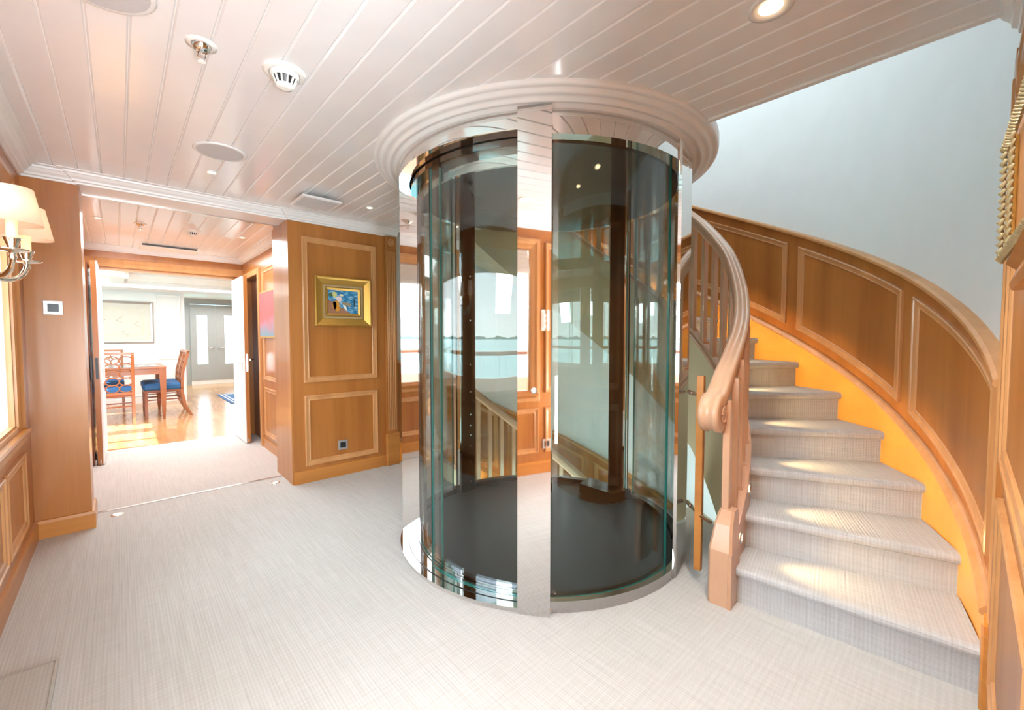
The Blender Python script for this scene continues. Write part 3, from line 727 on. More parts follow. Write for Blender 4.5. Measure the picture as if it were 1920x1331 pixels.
# white ring cornice and shaft above
pr_ = [(1.0, ZC), (1.0, 2.575), (1.035, 2.575), (1.040, 2.590), (1.062, 2.595), (1.070, 2.607), (1.095, 2.612), (1.103, 2.622), (1.130, 2.628), (1.140, 2.636), (1.172, 2.640), (1.185, 2.648), (1.185, ZC + .03)]
pr_ = [(1.0, ZC), (1.0, 2.598), (1.04, 2.598), (1.047, 2.604), (1.052, 2.612), (1.075, 2.616), (1.083, 2.622), (1.088, 2.629), (1.112, 2.631), (1.122, 2.636), (1.128, 2.641), (1.15, 2.6405), (1.172, 2.644), (1.182, 2.652), (1.185, 2.665), (1.185, 2.70)]
pr_ = [(1.0, 2.65), (1.0, 2.592), (1.045, 2.592), (1.052, 2.604), (1.070, 2.604), (1.078, 2.598), (1.088, 2.600), (1.094, 2.612), (1.110, 2.616), (1.125, 2.612), (1.138, 2.617), (1.143, 2.630), (1.152, 2.632), (1.165, 2.628), (1.178, 2.633), (1.185, 2.645), (1.185, 2.70)]
# deeper steps so the rings read
pr_ = [(r, ZC - (ZC - z) * 1.0 - .0) for r, z in pr_]
tr = build('trim_10', MB().lathe((CX, CY, 0), pr_, 96), 'white', kind='structure')
build('wall_lift_shaft', MB().lathe((CX, CY, 0), [(1.165, ZC + .02), (1.165, 5.5)], 72), 'white', kind='structure')

# ================================================================== LOBBY
wl = build('wall_lobby_port', MB().box(-.50, -.34, 4.83, 7.42, 0, 2.62), 'wood', kind='structure')
wr = build('wall_lobby_starboard', MB().box(1.38, 1.5, 5.02, 6.42, 0, 2.62).box(1.38, 1.5, 7.26, 7.42, 0, 2.62).box(1.38, 1.5, 6.42, 7.26, 2.28, 2.62), 'wood', kind='structure')
panel_set(wr, mapX(1.38, -1), 5.35, 6.22, .90, 2.32); panel_set(wr, mapX(1.38, -1), 5.35, 6.22, .18, .80)
build('baseboard_lobby', sweep([(1.38, 5.02), (1.38, 6.34)], [(0, 0), (.016, 0), (.016, .105), (.010, .12), (0, .124)]), 'wood_base', kind='structure')
d3 = thing('door_3', None, None, (1.42, 6.84, 0), kind='structure')
build('casing', MB().box(1.352, 1.382, 6.34, 6.42, 0, 2.36, .004).box(1.352, 1.382, 7.26, 7.33, 0, 2.36, .004).box(1.352, 1.382, 6.42, 7.26, 2.28, 2.36, .004), 'wood_mould', parent=d3)
build('leaf', MB().box(1.46, 1.49, 6.42, 7.26, 0, 2.28), 'wood_dark', parent=d3)
build('handle', MB().tube([(1.46, 7.16, 1.12), (1.40, 7.16, 1.12), (1.39, 7.10, 1.12)], .009, 8), 'chrome', parent=d3)
wh = build('wall_dining_header', MB().box(-.34, 1.38, 7.40, 7.50, 2.34, 2.62), 'wood', kind='structure')
build('trim_11', sweep([(1.38, 7.40), (-.34, 7.40)], [(0, 2.335), (.02, 2.335), (.026, 2.35), (.02, 2.375), (.012, 2.40), (.006, 2.44), (0, 2.445)]), 'wood_mould', kind='structure')
build('trim_12', MB().box(-.34, -.25, 7.38, 7.52, 0, 2.34, .004).box(1.31, 1.38, 7.38, 7.52, 0, 2.34, .004).box(-.25, 1.31, 7.44, 7.47, 2.30, 2.34), 'wood_mould', kind='structure')
def leaf_door(n, loc_x, face, y0, y1, ztop):
    d = thing('door_%d' % n, None, None, (loc_x, (y0 + y1) / 2, 0), kind='structure')
    s = face
    xo = loc_x; xi = loc_x + s * .045
    build('core', MB().box(min(xo, xi), max(xo, xi), y0, y1, .01, ztop), 'wood', parent=d)
    build('white_face', MB().box(min(xi, xi + s * .012), max(xi, xi + s * .012), y0, y1, .01, ztop), 'dining_white', parent=d)
    for (a, b_) in ((.12, .78), (.92, ztop - .14)):
        def mp(u, v, n_): return (xi + s * (.012 + n_), u, v)
        panel_set(d, mp, y0 + .10, y1 - .10, a, b_, mat_m='dining_white', mat_f='dining_white')
    build('handle', MB().tube([(xi + s * .012, y0 + .07, 1.10), (xi + s * .06, y0 + .07, 1.10), (xi + s * .062, y0 + .17, 1.10)], .009, 8).box(min(xi + s * .012, xi + s * .016), max(xi + s * .012, xi + s * .016), y0 + .05, y0 + .09, .98, 1.18), 'chrome', parent=d)
    build('lock_plate', MB().box(min(xo, xi) + .012, max(xo, xi) - .010, y0 - .003, y0, .98, 1.22), 'chrome' if n == 1 else 'black_plastic', parent=d)
    build('bottom_pin', MB().tube([(xi - s * .02, y0 + .01, .0), (xi - s * .02, y0 - .006, .07)], .006, 8), 'chrome', parent=d)
    return d
leaf_door(1, 1.285, -1, 6.65, 7.36, 2.27)
leaf_door(2, -.215, 1, 6.63, 7.36, 2.30)
# folded outer leaf of the port door with a strip of dark gasket
d4 = thing('door_4', None, None, (-.26, 6.9, 0), kind='structure')
build('core', MB().box(-.292, -.252, 6.66, 7.36, .01, 2.30), 'wood', parent=d4)
build('edge', MB().box(-.250, -.238, 6.67, 7.36, .01, 2.30), 'wood_dark', parent=d4)
build('latch', MB().box(-.247, -.225, 6.625, 6.66, .98, 1.24, .004), 'black_plastic', parent=d4)
build('bottom_pin', MB().tube([(-.23, 6.64, .0), (-.23, 6.625, .07)], .006, 8), 'chrome', parent=d4)
# lobby picture
pic = thing('framed_picture', 'pink and blue abstract picture on the lobby side wall', 'picture', (1.375, 5.95, 1.4))
build('frame', MB().box(1.352, 1.379, 5.50, 6.30, 1.44, 2.03, .004), 'gold', parent=pic)
m, t, b = newmat('abstract pink canvas'); M['canvas2'] = m
tcn = t.nodes.new('ShaderNodeTexCoord'); sp_ = t.nodes.new('ShaderNodeSeparateXYZ'); nz = t.nodes.new('ShaderNodeTexNoise'); nz.inputs['Scale'].default_value = 4
ad = t.nodes.new('ShaderNodeMath'); ad.operation = 'MULTIPLY_ADD'; ad.inputs[1].default_value = .35
rp = t.nodes.new('ShaderNodeValToRGB'); rp.color_ramp.elements[0].position = .18; rp.color_ramp.elements[0].color = (.13, .28, .36, 1); rp.color_ramp.elements[1].position = .62; rp.color_ramp.elements[1].color = (.50, .09, .09, 1)
e_ = rp.color_ramp.elements.new(.4); e_.color = (.36, .2, .27, 1)
t.links.new(tcn.outputs['Generated'], sp_.inputs[0]); t.links.new(tcn.outputs['Generated'], nz.inputs['Vector']); t.links.new(nz.outputs[0], ad.inputs[0]); t.links.new(sp_.outputs['Z'], ad.inputs[2]); t.links.new(ad.outputs[0], rp.inputs[0]); t.links.new(rp.outputs[0], b.inputs['Base Color'])
build('canvas', MB().box(1.348, 1.353, 5.52, 6.28, 1.46, 2.01), 'canvas2', parent=pic)

# ================================================================== DINING ROOM
build('ceiling_dining', MB().box(-1.6, 5.2, 7.5, 16.4, 2.62, 2.7), 'dining_white', kind='structure')
build('trim_13', MB().box(-1.6, .15, 9.6, 9.9, 2.45, 2.62).box(.15, 3.5, 10.6, 10.8, 2.50, 2.62).box(-1.6, 2.9, 11.4, 12.2, 2.44, 2.62).box(-.1, .1, 7.9, 11.5, 2.5, 2.62), 'dining_white', kind='structure')
wd = build('wall_dining_forward', MB().box(-1.6, 1.12, 12.3, 13.3, 0, 2.62), 'dining_white', kind='structure')
for a, b_ in ((-1.3, -.75), (.62, 1.05)): panel_set(wd, mapY(12.3), a, b_, .95, 2.4, mat_m='dining_white', mat_f='dining_white')
panel_set(wd, mapY(12.3), -.65, .55, .15, .85, mat_m='dining_white', mat_f='dining_white')
build('baseboard_dining', sweep([(1.12, 12.3), (-1.6, 12.3)], [(0, 0), (.016, 0), (.016, .12), (0, .13)]), 'dining_white', kind='structure')
build('wall_dining_port', MB().box(-1.6, -1.5, 7.5, 16.4, 0, .5).box(-1.6, -1.5, 7.5, 16.4, 2.3, 2.62).box(-1.6, -1.5, 12.3, 16.4, 0.5, 2.3).box(-1.6, -1.5, 8.12, 8.2, .5, 2.3).box(-1.6, -1.5, 8.75, 9.1, .5, 2.3).box(-1.6, -1.5, 9.7, 10.2, .5, 2.3).box(-1.6, -1.5, 11.2, 12.3, .5, 2.3), 'dining_white', kind='structure')
build('wall_dining_starboard', MB().box(5.1, 5.2, 7.5, 16.4, 0, 2.62), 'dining_white', kind='structure')
build('wall_dining_aft', MB().box(1.5, 5.2, 7.42, 7.5, 0, 2.62).box(-1.6, -.62, 7.42, 7.5, 0, 2.62), 'dining_white', kind='structure')
# grey glazed double doors at the far end
build('wall_dining_end', MB().box(.9, 1.58, 16.0, 16.1, 0, 2.62).box(3.6, 5.2, 16.0, 16.1, 0, 2.62).box(1.58, 3.6, 16.0, 16.1, 2.45, 2.62), 'grey_door', kind='structure')
def glazed(n, x0, x1, handle_x):
    d = thing('door_%d' % n, None, None, ((x0 + x1) / 2, 16.0, 0), kind='structure')
    a, b_ = x0 + .16, x1 - .22
    if handle_x < (x0 + x1) / 2: a, b_ = x0 + .22, x1 - .16
    build('leaf', MB().box(x0, a, 15.96, 16.02, .12, 2.44).box(b_, x1, 15.96, 16.02, .12, 2.44).box(a, b_, 15.96, 16.02, .12, .62).box(a, b_, 15.96, 16.02, 2.12, 2.44), 'grey_door', parent=d)
    build('kick', MB().box(x0, x1, 15.97, 16.02, 0, .12), 'white', parent=d)
    build('pane', MB().box(a, b_, 15.985, 15.995, .62, 2.12), 'pane', parent=d)
    build('handle', MB().tube([(handle_x, 15.96, 1.12), (handle_x, 15.90, 1.12), (handle_x + (.12 if handle_x < (x0 + x1) / 2 else -.12), 15.90, 1.12)], .011, 8), 'chrome', parent=d)
glazed(5, 1.58, 2.22, 2.16); glazed(6, 2.225, 2.9, 2.29); glazed(7, 2.905, 3.6, 3.5)

fp = thing('framed_print', 'large silver framed sketch on the white dining room wall', 'picture', (0, 12.28, 1.3))
x0, x1, z0, z1 = -.62, .63, 1.30, 2.34
def ringq(x0, x1, z0, z1, y): return [(x0, y, z0), (x1, y, z0), (x1, y, z1), (x0, y, z1)]
x0, x1, z0, z1 = -.64, .57, 1.32, 2.22
build('frame', MB().loft([ringq(x0 + d, x1 - d, z0 + d, z1 - d, 12.3 - n) for d, n in ((0, 0), (0, .03), (.02, .04), (.05, .025), (.05, .01))], True, False), 'steel_flat', parent=fp)
build('mount', MB().box(x0 + .05, x1 - .05, 12.285, 12.295, z0 + .05, z1 - .05), 'mount', parent=fp)
build('mount_line', MB().loft([ringq(x0 + d, x1 - d, z0 + d, z1 - d, 12.284) for d in (.18, .186)], True, False), 'gold_dark', parent=fp)
sk = MB()
for j, (px, pz) in enumerate(((-.25, 1.85), (.02, 1.9), (.3, 1.8), (.1, 1.6))):
    sk.tube([(px + .05 * math.sin(q * 1.3 + j), 12.283, pz - .03 * q) for q in range(6)], .003, 4)
build('sketch_lines', sk, 'gold_dark', parent=fp, kind='stuff')

# dining table
tb = thing('dining_table', 'mahogany dining table with dark inlaid top', 'table', (0, 10.3, 0))
TX0, TX1, TY0, TY1, TZ = -1.0, .60, 9.66, 11.02, .93
build('table_top', MB().box(TX0, TX1, TY0, TY1, TZ - .03, TZ, .004).box(TX0 + .03, TX1 - .03, TY0 + .03, TY1 - .03, TZ - .13, TZ - .03), 'teak', parent=tb)
build('inlay', MB().box(TX0 + .10, TX1 - .10, TY0 + .10, TY1 - .10, TZ, TZ + .004), 'tabletop', parent=tb)
il = MB()
for j in range(9):
    il.box(TX1 - .2 - j * .16, TX1 - .12 - j * .16, TY0 + .18 + (j % 2) * .1, TY0 + .5, TZ + .004, TZ + .007)
build('place_mat', il, 'white', parent=tb)
for lx in (TX0 + .05, TX1 - .05):
    for ly in (TY0 + .05, TY1 - .05):
        build('leg', MB().loft([[(lx + sx_ * w_, ly + sy_ * w_, z) for sx_, sy_ in ((-1, -1), (1, -1), (1, 1), (-1, 1))] for z, w_ in ((0, .018), (.15, .028), (.6, .042), (TZ - .03, .046))]), 'teak', parent=tb)
def dining_chair(loc, rot, label, first=[None]):
    """origin between the legs; chair faces +Y local"""
    if first[0] is not None:
        return copy_tree(first[0], loc=loc, rot=rot, label=label)
    c = thing('dining_chair', label, 'chair', (0, 0, 0), 'ring backed chairs round the dining table')
    w, d, sz = .27, .27, .46
    build('seat_frame', MB().box(-w, w, -d + .02, d, sz, sz + .045, .006), 'wood_dark', parent=c)
    build('cushion', MB().loft([[(x * (w - i), y * (d - i) + .01, z) for x, y in ((-1, -.9), (-.9, -1), (.9, -1), (1, -.9), (1, .9), (.9, 1), (-.9, 1), (-1, .9))] for z, i in ((sz + .045, .012), (sz + .07, -.002), (sz + .13, .0), (sz + .16, .03))]), 'blue', parent=c)
    for sx_ in (-1, 1):
        build('front_leg', MB().beam((sx_ * (w - .02), d - .03, 0), (sx_ * (w - .02), d - .03, sz), .04, .04), 'wood_dark', parent=c)
        pts = [(sx_ * (w - .02), -d - .12, 0), (sx_ * (w - .02), -d - .03, .2), (sx_ * (w - .02), -d + .01, sz), (sx_ * (w - .02), -d - .01, .8), (sx_ * (w - .02), -d - .10, 1.19)]
        mb = MB()
        rings = [[(p[0] + a * .02, p[1] + b_ * .022, p[2]) for a, b_ in ((-1, -1), (1, -1), (1, 1), (-1, 1))] for p in pts]
        build('rear_leg', mb.loft(rings), 'teak', parent=c)
    backy = lambda z: lerp([(sz, -d + .01), (.8, -d - .01), (1.19, -d - .10)], z)
    build('top_rail', MB().box(-w, w, backy(1.18) - .02, backy(1.18) + .02, 1.16, 1.20), 'teak', parent=c)
    build('lower_rail', MB().box(-w, w, backy(.52) - .015, backy(.52) + .015, .50, .535), 'teak', parent=c)
    for cx_ in (-.165, -.0, .165):
        for k in range(5):
            zc = .60 + k * .118 + (.0 if cx_ else .0)
            ring = [(cx_ + .085 * cos(q), backy(zc + .062 * sin(q)), zc + .062 * sin(q)) for q in [2 * pi * j / 18 for j in range(19)]]
            build('ring', MB().tube(ring, .009, 6, caps=False), 'teak', parent=c)
    for y_ in (-d + .02, d - .03): build('stretcher', MB().beam((-w + .02, y_, .30), (w - .02, y_, .30), .02, .02, (0, 1, 0)), 'wood_dark', parent=c)
    for sx_ in (-1, 1): build('stretcher', MB().beam((sx_ * (w - .02), -d + .02, .33), (sx_ * (w - .02), d - .03, .33), .02, .02), 'wood_dark', parent=c)
    c.location = Vector(loc) * SC; c.rotation_euler = (0, 0, rot); first[0] = c
    return c
dining_chair((-.10, 9.72, 0), 0.0, 'dark chair with its ring back to the doorway, nearest the doors')
dining_chair((.56, 10.06, 0), R_(90), 'blue seated ring back chair side-on at the right table end, nearer one')
dining_chair((.56, 10.63, 0), R_(90), 'dark ring backed chair at the right end of the dining table, farther one')
dining_chair((-.22, 11.30, 0), R_(180), 'dark ring backed chair on the far side of the dining table')
# striped rug
rg = thing('striped_rug', 'navy rug with pale striped border on the dining room parquet', 'rug', (2.6, 11.9, 0))
build('field', MB().box(1.75, 3.6, 10.9, 12.8, .001, .012, .003), 'blue', parent=rg)
for k in (.06, .13): build('border', MB().loft([[(x, y, .0135) for x, y in ((1.75 + k + d, 10.9 + k + d), (3.6 - k - d, 10.9 + k + d), (3.6 - k - d, 12.8 - k - d), (1.75 + k + d, 12.8 - k - d))] for d in (0, .03)], True, False), 'white', parent=rg)

# ================================================================== FITTINGS
# painting
pt = thing('gilt_painting', 'small seaside oil painting in a wide gold frame on the wood panelling', 'painting', (1.715, 4.44, 1.56))
x0, x1, z0, z1 = 1.428, 2.003, 1.56, 2.065
YP = 4.45
def rq(d, n): return ringq(x0 + d, x1 - d, z0 + d, z1 - d, YP - .02 - n)
build('frame', MB().loft([rq(d, n) for d, n in ((0, -.015), (0, .030), (.008, .042), (.016, .040), (.030, .030), (.070, .014), (.082, .014))], True, False), 'gold', parent=pt)
rope = MB()
def ropeline(p, q, n):
    p, q = Vector(p), Vector(q); d = (q - p) / n; u = d.normalized()
    for i in range(n):
        m_ = p + d * (i + .5); perp = Vector((-u.z, 0, u.x))
        rope.tube([m_ - perp * .011 - d * .55, m_ - Vector((0, .006, 0)), m_ + perp * .011 + d * .55], [.0025, .0045, .0025], 5)
ii = .093; yy = YP - .034
ropeline((x0 + ii, yy, z0 + ii), (x1 - ii, yy, z0 + ii), 34); ropeline((x1 - ii, yy, z0 + ii), (x1 - ii, yy, z1 - ii), 28)
ropeline((x1 - ii, yy, z1 - ii), (x0 + ii, yy, z1 - ii), 34); ropeline((x0 + ii, yy, z1 - ii), (x0 + ii, yy, z0 + ii), 28)
build('rope_moulding', rope, 'gold_dark', parent=pt)
build('slip', MB().loft([rq(d, n) for d, n in ((.080, .008), (.105, .010), (.110, .018), (.116, .018), (.134, .006), (.134, .0))], True, False), 'gold', parent=pt)
# seaside canvas: sea and sand as a plain generic scene
m, t, b = newmat('seaside canvas'); M['canvas'] = m
tcn = t.nodes.new('ShaderNodeTexCoord'); sp_ = t.nodes.new('ShaderNodeSeparateXYZ')
mp = t.nodes.new('ShaderNodeMapping'); mp.inputs['Scale'].default_value = (5, 1, 16); nz = t.nodes.new('ShaderNodeTexNoise'); nz.inputs['Scale'].default_value = 1.2; nz.inputs['Detail'].default_value = 3
t.links.new(tcn.outputs['Generated'], sp_.inputs[0]); t.links.new(tcn.outputs['Generated'], mp.inputs[0]); t.links.new(mp.outputs[0], nz.inputs['Vector'])
rs = t.nodes.new('ShaderNodeValToRGB'); rs.color_ramp.elements[0].position = .35; rs.color_ramp.elements[0].color = (.01, .10, .22, 1); rs.color_ramp.elements[1].position = .68; rs.color_ramp.elements[1].color = (.45, .62, .66, 1)
e_ = rs.color_ramp.elements.new(.52); e_.color = (.03, .25, .50, 1); t.links.new(nz.outputs[0], rs.inputs[0])
k1 = t.nodes.new('ShaderNodeMath'); k1.operation = 'MULTIPLY_ADD'; k1.inputs[1].default_value = .75; t.links.new(sp_.outputs['X'], k1.inputs[0]); t.links.new(sp_.outputs['Z'], k1.inputs[2])
k2 = t.nodes.new('ShaderNodeMath'); k2.operation = 'MULTIPLY_ADD'; k2.inputs[1].default_value = .18; t.links.new(nz.outputs[0], k2.inputs[0]); t.links.new(k1.outputs[0], k2.inputs[2])
rm = t.nodes.new('ShaderNodeMath'); rm.operation = 'GREATER_THAN'; rm.inputs[1].default_value = .68; t.links.new(k2.outputs[0], rm.inputs[0])
mx = t.nodes.new('ShaderNodeMix'); mx.data_type = 'RGBA'; mx.inputs[6].default_value = (.32, .15, .08, 1); t.links.new(rm.outputs[0], mx.inputs[0]); t.links.new(rs.outputs[0], mx.inputs[7]); t.links.new(mx.outputs[2], b.inputs['Base Color'])
cv = build('canvas', MB().box(x0 + .13, x1 - .13, YP - .026, YP - .02, z0 + .13, z1 - .13), 'canvas', parent=pt)
def daub(cx_, cz, rx, rz, col, ang=0):
    mm = pmat('paint daub', col, .6); n = 14; v = []
    for j in range(n):
        q = 2 * pi * j / n; k_ = 1 + .12 * sin(3 * q + cx_ * 90); px, pz = rx * cos(q) * k_, rz * sin(q) * k_
        v.append((x0 + .13 + cx_ * .315 + px * cos(ang) - pz * sin(ang), YP - .0265 - .0004, z0 + .13 + cz * .245 + px * sin(ang) + pz * cos(ang)))
    v2 = [(a, YP - .0235, c_) for a, b_, c_ in v]
    build('daub', MB().loft([v2, v], True, True), mm, parent=pt)
for d in ((.27, .33, .035, .055, (.62, .27, .02), .2), (.22, .36, .018, .045, (.28, .07, .02), .1), (.36, .62, .028, .03, (.75, .60, .58), .5), (.44, .78, .020, .010, (.72, .62, .42), -.2), (.22, .80, .022, .03, (.62, .60, .22), 0), (.10, .78, .02, .018, (.04, .10, .03), 0), (.55, .30, .014, .035, (.80, .78, .70), .4), (.86, .5, .008, .05, (.02, .06, .08), 0), (.62, .42, .05, .018, (.30, .24, .15), -.2)):
    daub(*d)

def plate(name, label, cat, cx_, cz, y, s, mats):
    o = thing(name, label, cat, (cx_, y, cz - s / 2))
    build('plate', MB().box(cx_ - s / 2, cx_ + s / 2, y - .010, y, cz - s / 2, cz + s / 2, .002), mats[0], parent=o)
    build('insert', MB().box(cx_ - s * .29, cx_ + s * .29, y - .013, y - .009, cz - s * .29, cz + s * .29, .0015), mats[1], parent=o)
    return o
plate('wall_switch', 'white square wall switch with black centre on the pillar left of the doorway', 'switch', -.342, 1.661, 4.5, .098, ('steel_flat', 'black_plastic'))
sk_ = plate('power_socket', 'metal framed black socket low on the panelling below the painting', 'socket', 1.694, .322, 4.448, .098, ('steel_flat', 'black_plastic'))
# second switch + socket on port wall (seen in the mirror post)
sw2 = thing('light_switch', 'tall white switch panel mirrored in the centre lift post', 'switch', (XW, .26, 1.52))
build('plate', MB().box(XW, XW + .012, .21, .31, 1.52, 1.74, .002), 'white_plastic', parent=sw2)
for z in (1.545, 1.60, 1.655): build('rocker', MB().box(XW + .011, XW + .017, .23, .29, z, z + .045, .001), 'white', parent=sw2)
so2 = thing('power_socket', 'black socket near the floor mirrored in the centre lift post', 'socket', (XW, .24, .26))
build('plate', MB().box(XW + .002, XW + .014, .19, .29, .26, .36, .002), 'steel_flat', parent=so2)
build('insert', MB().box(XW + .013, XW + .018, .21, .27, .28, .34, .001), 'black_plastic', parent=so2)

# sconce
def sconce(yc, zc, label):
    s = thing('wall_sconce', label, 'sconce', (XW, yc, zc - .12))
    build('backplate', MB().lathe((XW, yc, zc), [(.0, .0), (.045, .0), (.05, .006), (.04, .014), (.015, .020), (.012, .06), (0, .062)], 20, 'x'), 'nickel', parent=s)
    for sg in (-1, 1):
        X, Y = XW + .20, yc + sg * .165; ztop = zc + .03
        pts = []
        for j in range(15):
            q = j / 14; pts.append((XW + .05 + (.15) * sin(q * pi / 2), yc + sg * .165 * q, zc - .055 * sin(q * pi) + (ztop - zc) * q * q * q - .0))
        arm = build('arm', MB().tube(pts, [.010 - .003 * abs(.5 - j / 14) for j in range(15)], 10), 'nickel', parent=s)
        build('cup', MB().lathe((X, Y, ztop), [(.006, -.03), (.012, -.02), (.008, -.008), (.012, .0), (.040, .004), (.046, .010), (.040, .012), (.014, .010), (.014, .02), (.022, .045), (.024, .052), (.014, .052)], 24), 'nickel', parent=arm)
        build('candle_tube', MB().lathe((X, Y, ztop), [(.015, .05), (.015, .12), (.0, .12)], 16), 'candle', parent=arm)
        sh = build('lamp_shade', MB().lathe((X, Y, ztop), [(.083, .105), (.0835, .1045), (.060, .235), (.0595, .2355)], 32), 'shade', parent=s)
        build('bulb', MB().lathe((X, Y, ztop), [(.0, .20), (.010, .19), (.014, .165), (.010, .135), (.006, .12)], 12), 'bulb', parent=arm)
        light('sconce_lamp', 'POINT', (X, Y, ztop + .17), .4, (1, .62, .28), .012)
    return s
sconce(2.585, 1.735, 'polished two-candle sconce with cream shades beside the left window')

# ceiling fittings
def disc(name, label, cat, x, y, z, prof, mat, n=32, group=None):
    return build(name, MB().lathe((x, y, z), prof, n), mat, loc=(x, y, z - .01), label=label, cat=cat, group=group)
def speaker(x, y, label, r=.14):
    s = thing('ceiling_speaker', label, 'speaker', (x, y, ZC - .01), 'round ceiling speakers')
    build('bezel', MB().lathe((x, y, ZC), [(r, .002), (r + .006, -.004), (r, -.009), (r - .012, -.008)], 40), 'white', parent=s)
    build('grille', MB().lathe((x, y, ZC), [(r - .012, -.0075), (0, -.0095)], 40), 'grey_cloth', parent=s)
speaker(.515, 3.335, 'round grey ceiling speaker above the lobby opening')
speaker(-.02, 2.03, 'round grey ceiling speaker at the top left edge of the photo', .15)
def smoke(x, y, z, label, k=1.):
    s = thing('smoke_detector', label, 'detector', (x, y, z - .02), 'ceiling smoke detectors')
    build('base', MB().lathe((x, y, z), [(.088 * k, .002), (.088 * k, -.006), (.078 * k, -.012), (.064 * k, -.012)], 32), 'white_plastic', parent=s)
    build('body', MB().lathe((x, y, z), [(.062 * k, -.010), (.060 * k, -.022 * k), (.05 * k, -.030 * k)], 32), 'white_plastic', parent=s)
    build('chamber', MB().lathe((x, y, z), [(.046 * k, -.030 * k), (.034 * k, -.058 * k)], 24), 'black_plastic', parent=s)
    rb = MB()
    for j in range(12):
        q = 2 * pi * j / 12; rb.beam((x + .05 * k * cos(q), y + .05 * k * sin(q), z - .028 * k), (x + .034 * k * cos(q), y + .034 * k * sin(q), z - .062 * k), .007 * k, .006 * k, (-sin(q), cos(q), 0))
    build('rib_cage', rb, 'white_plastic', parent=s)
    build('cap', MB().lathe((x, y, z), [(.037 * k, -.058 * k), (.034 * k, -.070 * k), (.012 * k, -.074 * k), (.0, -.070 * k)], 24), 'white_plastic', parent=s)
smoke(.585, 2.15, ZC, 'white smoke detector on the ceiling between speaker and lift')
smoke(.62, 5.75, 2.60, 'small white smoke detector on the lobby ceiling', .8)
def sprinkler(x, y, z, label, k=1.):
    s = thing('fire_sprinkler', label, 'sprinkler', (x, y, z - .03), 'ceiling sprinklers')
    build('rosette', MB().lathe((x, y, z), [(.055 * k, .002), (.055 * k, -.004), (.035 * k, -.006)], 28), 'white_plastic', parent=s)
    build('cup', MB().lathe((x, y, z), [(.034 * k, -.004), (.030 * k, -.022 * k), (.016 * k, -.034 * k), (.0, -.036 * k)], 24), 'chrome', parent=s)
    fm = MB()
    for sg in (-1, 1): fm.tube([(x + sg * .010 * k, y, z - .034 * k), (x + sg * .014 * k, y, z - .048 * k), (x, y, z - .066 * k)], .003 * k, 6)
    build('frame', fm, 'chrome', parent=s)
    build('deflector', MB().lathe((x, y, z), [(.0, -.066 * k), (.015 * k, -.067 * k), (.015 * k, -.070 * k), (0, -.070 * k)], 14, smooth=False), 'chrome', parent=s)
sprinkler(.282, 2.18, ZC, 'chrome sprinkler head on the hall ceiling left of the smoke detector')
sprinkler(.19, 5.75, 2.60, 'tiny chrome sprinkler on the lobby ceiling', .9)
def downlight(x, y, z, label, r=.05, pw=6., col=(1, .86, .68), gp='recessed ceiling downlights'):
    s = thing('downlight', label, 'downlight', (x, y, z - .01), gp)
    build('bezel', MB().lathe((x, y, z), [(r * 1.35, .002), (r * 1.35, -.004), (r * 1.1, -.007), (r * .95, -.004), (r * .72, -.001)], 32), 'white', parent=s)
    build('lamp', MB().lathe((x, y, z), [(r * .72, -.001), (r * .6, -.004), (0, -.005)], 24), 'bulb', parent=s)
    if pw: light('downlight_lamp', 'SPOT', (x, y, z - .02), pw, col, .03, target=(x, y, 0), spot=110)
downlight(1.775, .53, ZC, 'warm lit downlight in white ring near the stair opening', .055, 48, (1, .93, .84))
for x, y, lb in ((.53, 3.79, 'tiny downlight just forward of the hall ceiling speaker'), (1.74, 3.82, 'tiny downlight on the ceiling above the painting wall')): downlight(x, y, ZC, lb, .028, 5)
for x, y, lb in ((-.12, 5.75, 'tiny downlight at the port side of the lobby ceiling'), (1.08, 5.75, 'tiny downlight at the starboard side of the lobby ceiling')): downlight(x, y, 2.60, lb, .028, 5)
downlight(.1, .8, ZC, 'added fill downlight just above the camera, out of frame', .05, 5)  # added unseen downlight, extra light for the hall
downlight(1.35, .25, ZC, 'added fill downlight above the painting side of the camera, out of frame', .05, 45, (1, .95, .88))  # added unseen downlight, lifts the floor and ceiling towards the stair
vb = thing('air_vent_box', 'white perforated box vent hanging below the ceiling near the painting wall', 'vent', (1.28, 3.88, ZC - .05))
build('tray', MB().box(1.12, 1.44, 3.70, 4.04, ZC - .055, ZC - .038, .003), 'white', parent=vb)
build('perforated_face', MB().box(1.14, 1.42, 3.72, 4.02, ZC - .058, ZC - .054), 'grey_cloth', parent=vb)
for x in (1.16, 1.40):
    for y in (3.76, 3.98): build('hanger', MB().tube([(x, y, ZC - .04), (x, y, ZC)], .005, 6), 'chrome', parent=vb)
lv = thing('slot_vent', 'slim dark slot vent on the lobby ceiling above the doors', 'vent', (.45, 7.0, 2.56))
build('frame', MB().box(.22, .80, 6.92, 7.30, 2.575, 2.60, .003), 'white', parent=lv)
build('slot', MB().box(.24, .78, 6.912, 6.925, 2.578, 2.597), 'black_plastic', parent=lv)
# floor uplights
for x, y, lb in ((-.05, 4.69, 'oval looking steel floor light beside the pillar'), (1.10, 4.66, 'small steel floor light beside the panelled corner')):
    s = thing('floor_light', lb, 'light', (x, y, 0), 'floor lights at the lobby opening')
    build('ring', MB().lathe((x, y, 0), [(.042, .0), (.042, .004), (.036, .006), (.026, .005), (.022, .003)], 28), 'steel', parent=s)
    build('lens', MB().lathe((x, y, 0), [(.023, .0035), (0, .0045)], 20), 'led', parent=s)
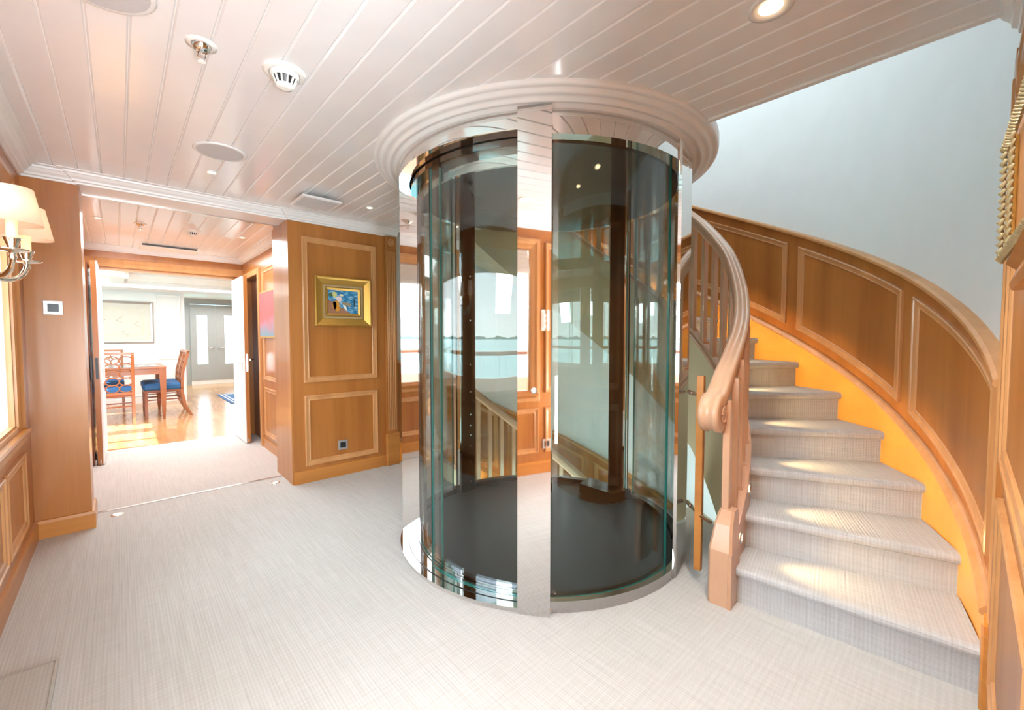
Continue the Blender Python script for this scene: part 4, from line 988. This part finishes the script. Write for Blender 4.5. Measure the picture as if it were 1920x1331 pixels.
# hatch in the carpet, bottom left
ht = thing('floor_hatch', 'carpet covered floor hatch at the bottom left corner', 'hatch', (-.33, 2.2, 0))
build('panel', MB().box(-.46, -.250, 1.5, 2.722, .001, .014, .004), 'mat', parent=ht)
build('edging', MB().box(-.46, -.247, 2.722, 2.728, .0, .012).box(-.250, -.238, 1.5, 2.728, .0, .016, .003), 'mat', parent=ht)

# gilt frame on the aft wall, seen almost edge-on
gf = thing('carved_gilt_frame', 'carved gold rope frame on a wooden base at the right edge of the photo', 'frame', (1.25, -.1, 1.55))
fx0, fx1, fz0, fz1 = .78, 1.50, 1.62, 1.885
bk = MB().loft([[(fx0 - .02, -.1, z), (fx1, -.1, z), (fx1, -.052, z), (fx0 - .02, -.075, z)] for z in (fz0, fz1)])
build('backing', bk, 'wood', parent=gf)
rope = MB()
def rope3(p, q, n, r=.008):
    p, q = Vector(p), Vector(q); d = (q - p) / n; u = d.normalized(); w1 = Vector((0, 1, 0)); w2 = u.cross(w1)
    for i in range(n):
        m_ = p + d * (i + .5); rope.tube([m_ - w2 * r - d * .5, m_ + w1 * r * .8, m_ + w2 * r + d * .5], [r * .4, r * .75, r * .4], 6)
rope3((fx1 - .01, -.045, fz0), (fx1 - .01, -.045, fz1), 16); rope3((fx0, -.068, fz1 - .01), (fx1, -.045, fz1 - .01), 40)
rope3((fx0, -.068, fz0 + .01), (fx1, -.045, fz0 + .01), 40); rope3((fx1 - .16, -.05, fz0 + .02), (fx1 - .16, -.05, fz1 - .02), 14, .006)
build('rope_carving', rope, 'gold_dark', parent=gf)
build('gilt_flat', MB().loft([[(fx1 - .14, -.056, z), (fx1 - .03, -.052, z), (fx1 - .03, -.046, z), (fx1 - .14, -.050, z)] for z in (fz0 + .02, fz1 - .02)]), 'gold', parent=gf)
build('base_moulding', MB().loft([[(x, -.1, 1.555), (x, -.060 + 0, 1.555), (x, -.056, 1.57), (x, -.066, 1.60), (x, -.05, 1.615), (x, -.1, 1.62)] for x in (fx0 - .04, fx1 - .02)]), 'wood', parent=gf)

# ================================================================== OUTSIDE
build('sea', MB().box(-3000, 3000, -3000, 3000, -8.2, -8), 'sea', loc=(0, 0, -8), label='calm green sea outside the windows', cat='sea', kind='stuff')
hl = MB(); 
for sx_ in (-1,):
    top = [(-1800, -1500 + i * 60, -8 + 9 + 5 * sin(i * .7) + 3 * sin(i * 1.9)) for i in range(70)]
    hl.loft([[(p[0], p[1], -8), (p[0] - 150, p[1], -8), (p[0] - 150, p[1], p[2]), (p[0], p[1], p[2])] for p in top])
build('far_shore', hl, 'hills', loc=(-1800, 0, -8), label='low dark shoreline on the horizon through the windows', cat='shore')
dk = build('side_deck', MB().box(-2.3, -.62, -4, 7.3, -.2, -.06), 'teak', loc=(-1.4, 1, -.2), label='teak side deck outside the port windows', cat='deck')
bw = thing('bulwark', 'white bulwark with teak cap rail outside the port windows', 'bulwark', (-2.3, 1.6, -.2))
build('plating', MB().box(-2.36, -2.3, -4, 7.3, -.2, .85), 'hull', parent=bw)
build('cap_rail', MB().box(-2.42, -2.24, -4, 7.3, 1.18, 1.24, .01), 'teak', parent=bw)
for y in frange(-3.8, 7.2, 9): build('stanchion', MB().tube([(-2.33, y, .85), (-2.33, y, 1.18)], .018, 8), 'chrome', parent=bw)
build('deck_overhang', MB().box(-2.6, -.74, -4, 7.42, 2.72, 3.0), 'hull', loc=(-1.6, 1.6, 2.72), label='added white overhang keeping the sun off the port windows', cat='overhang')  # added unseen overhang, shades the port windows from the sun
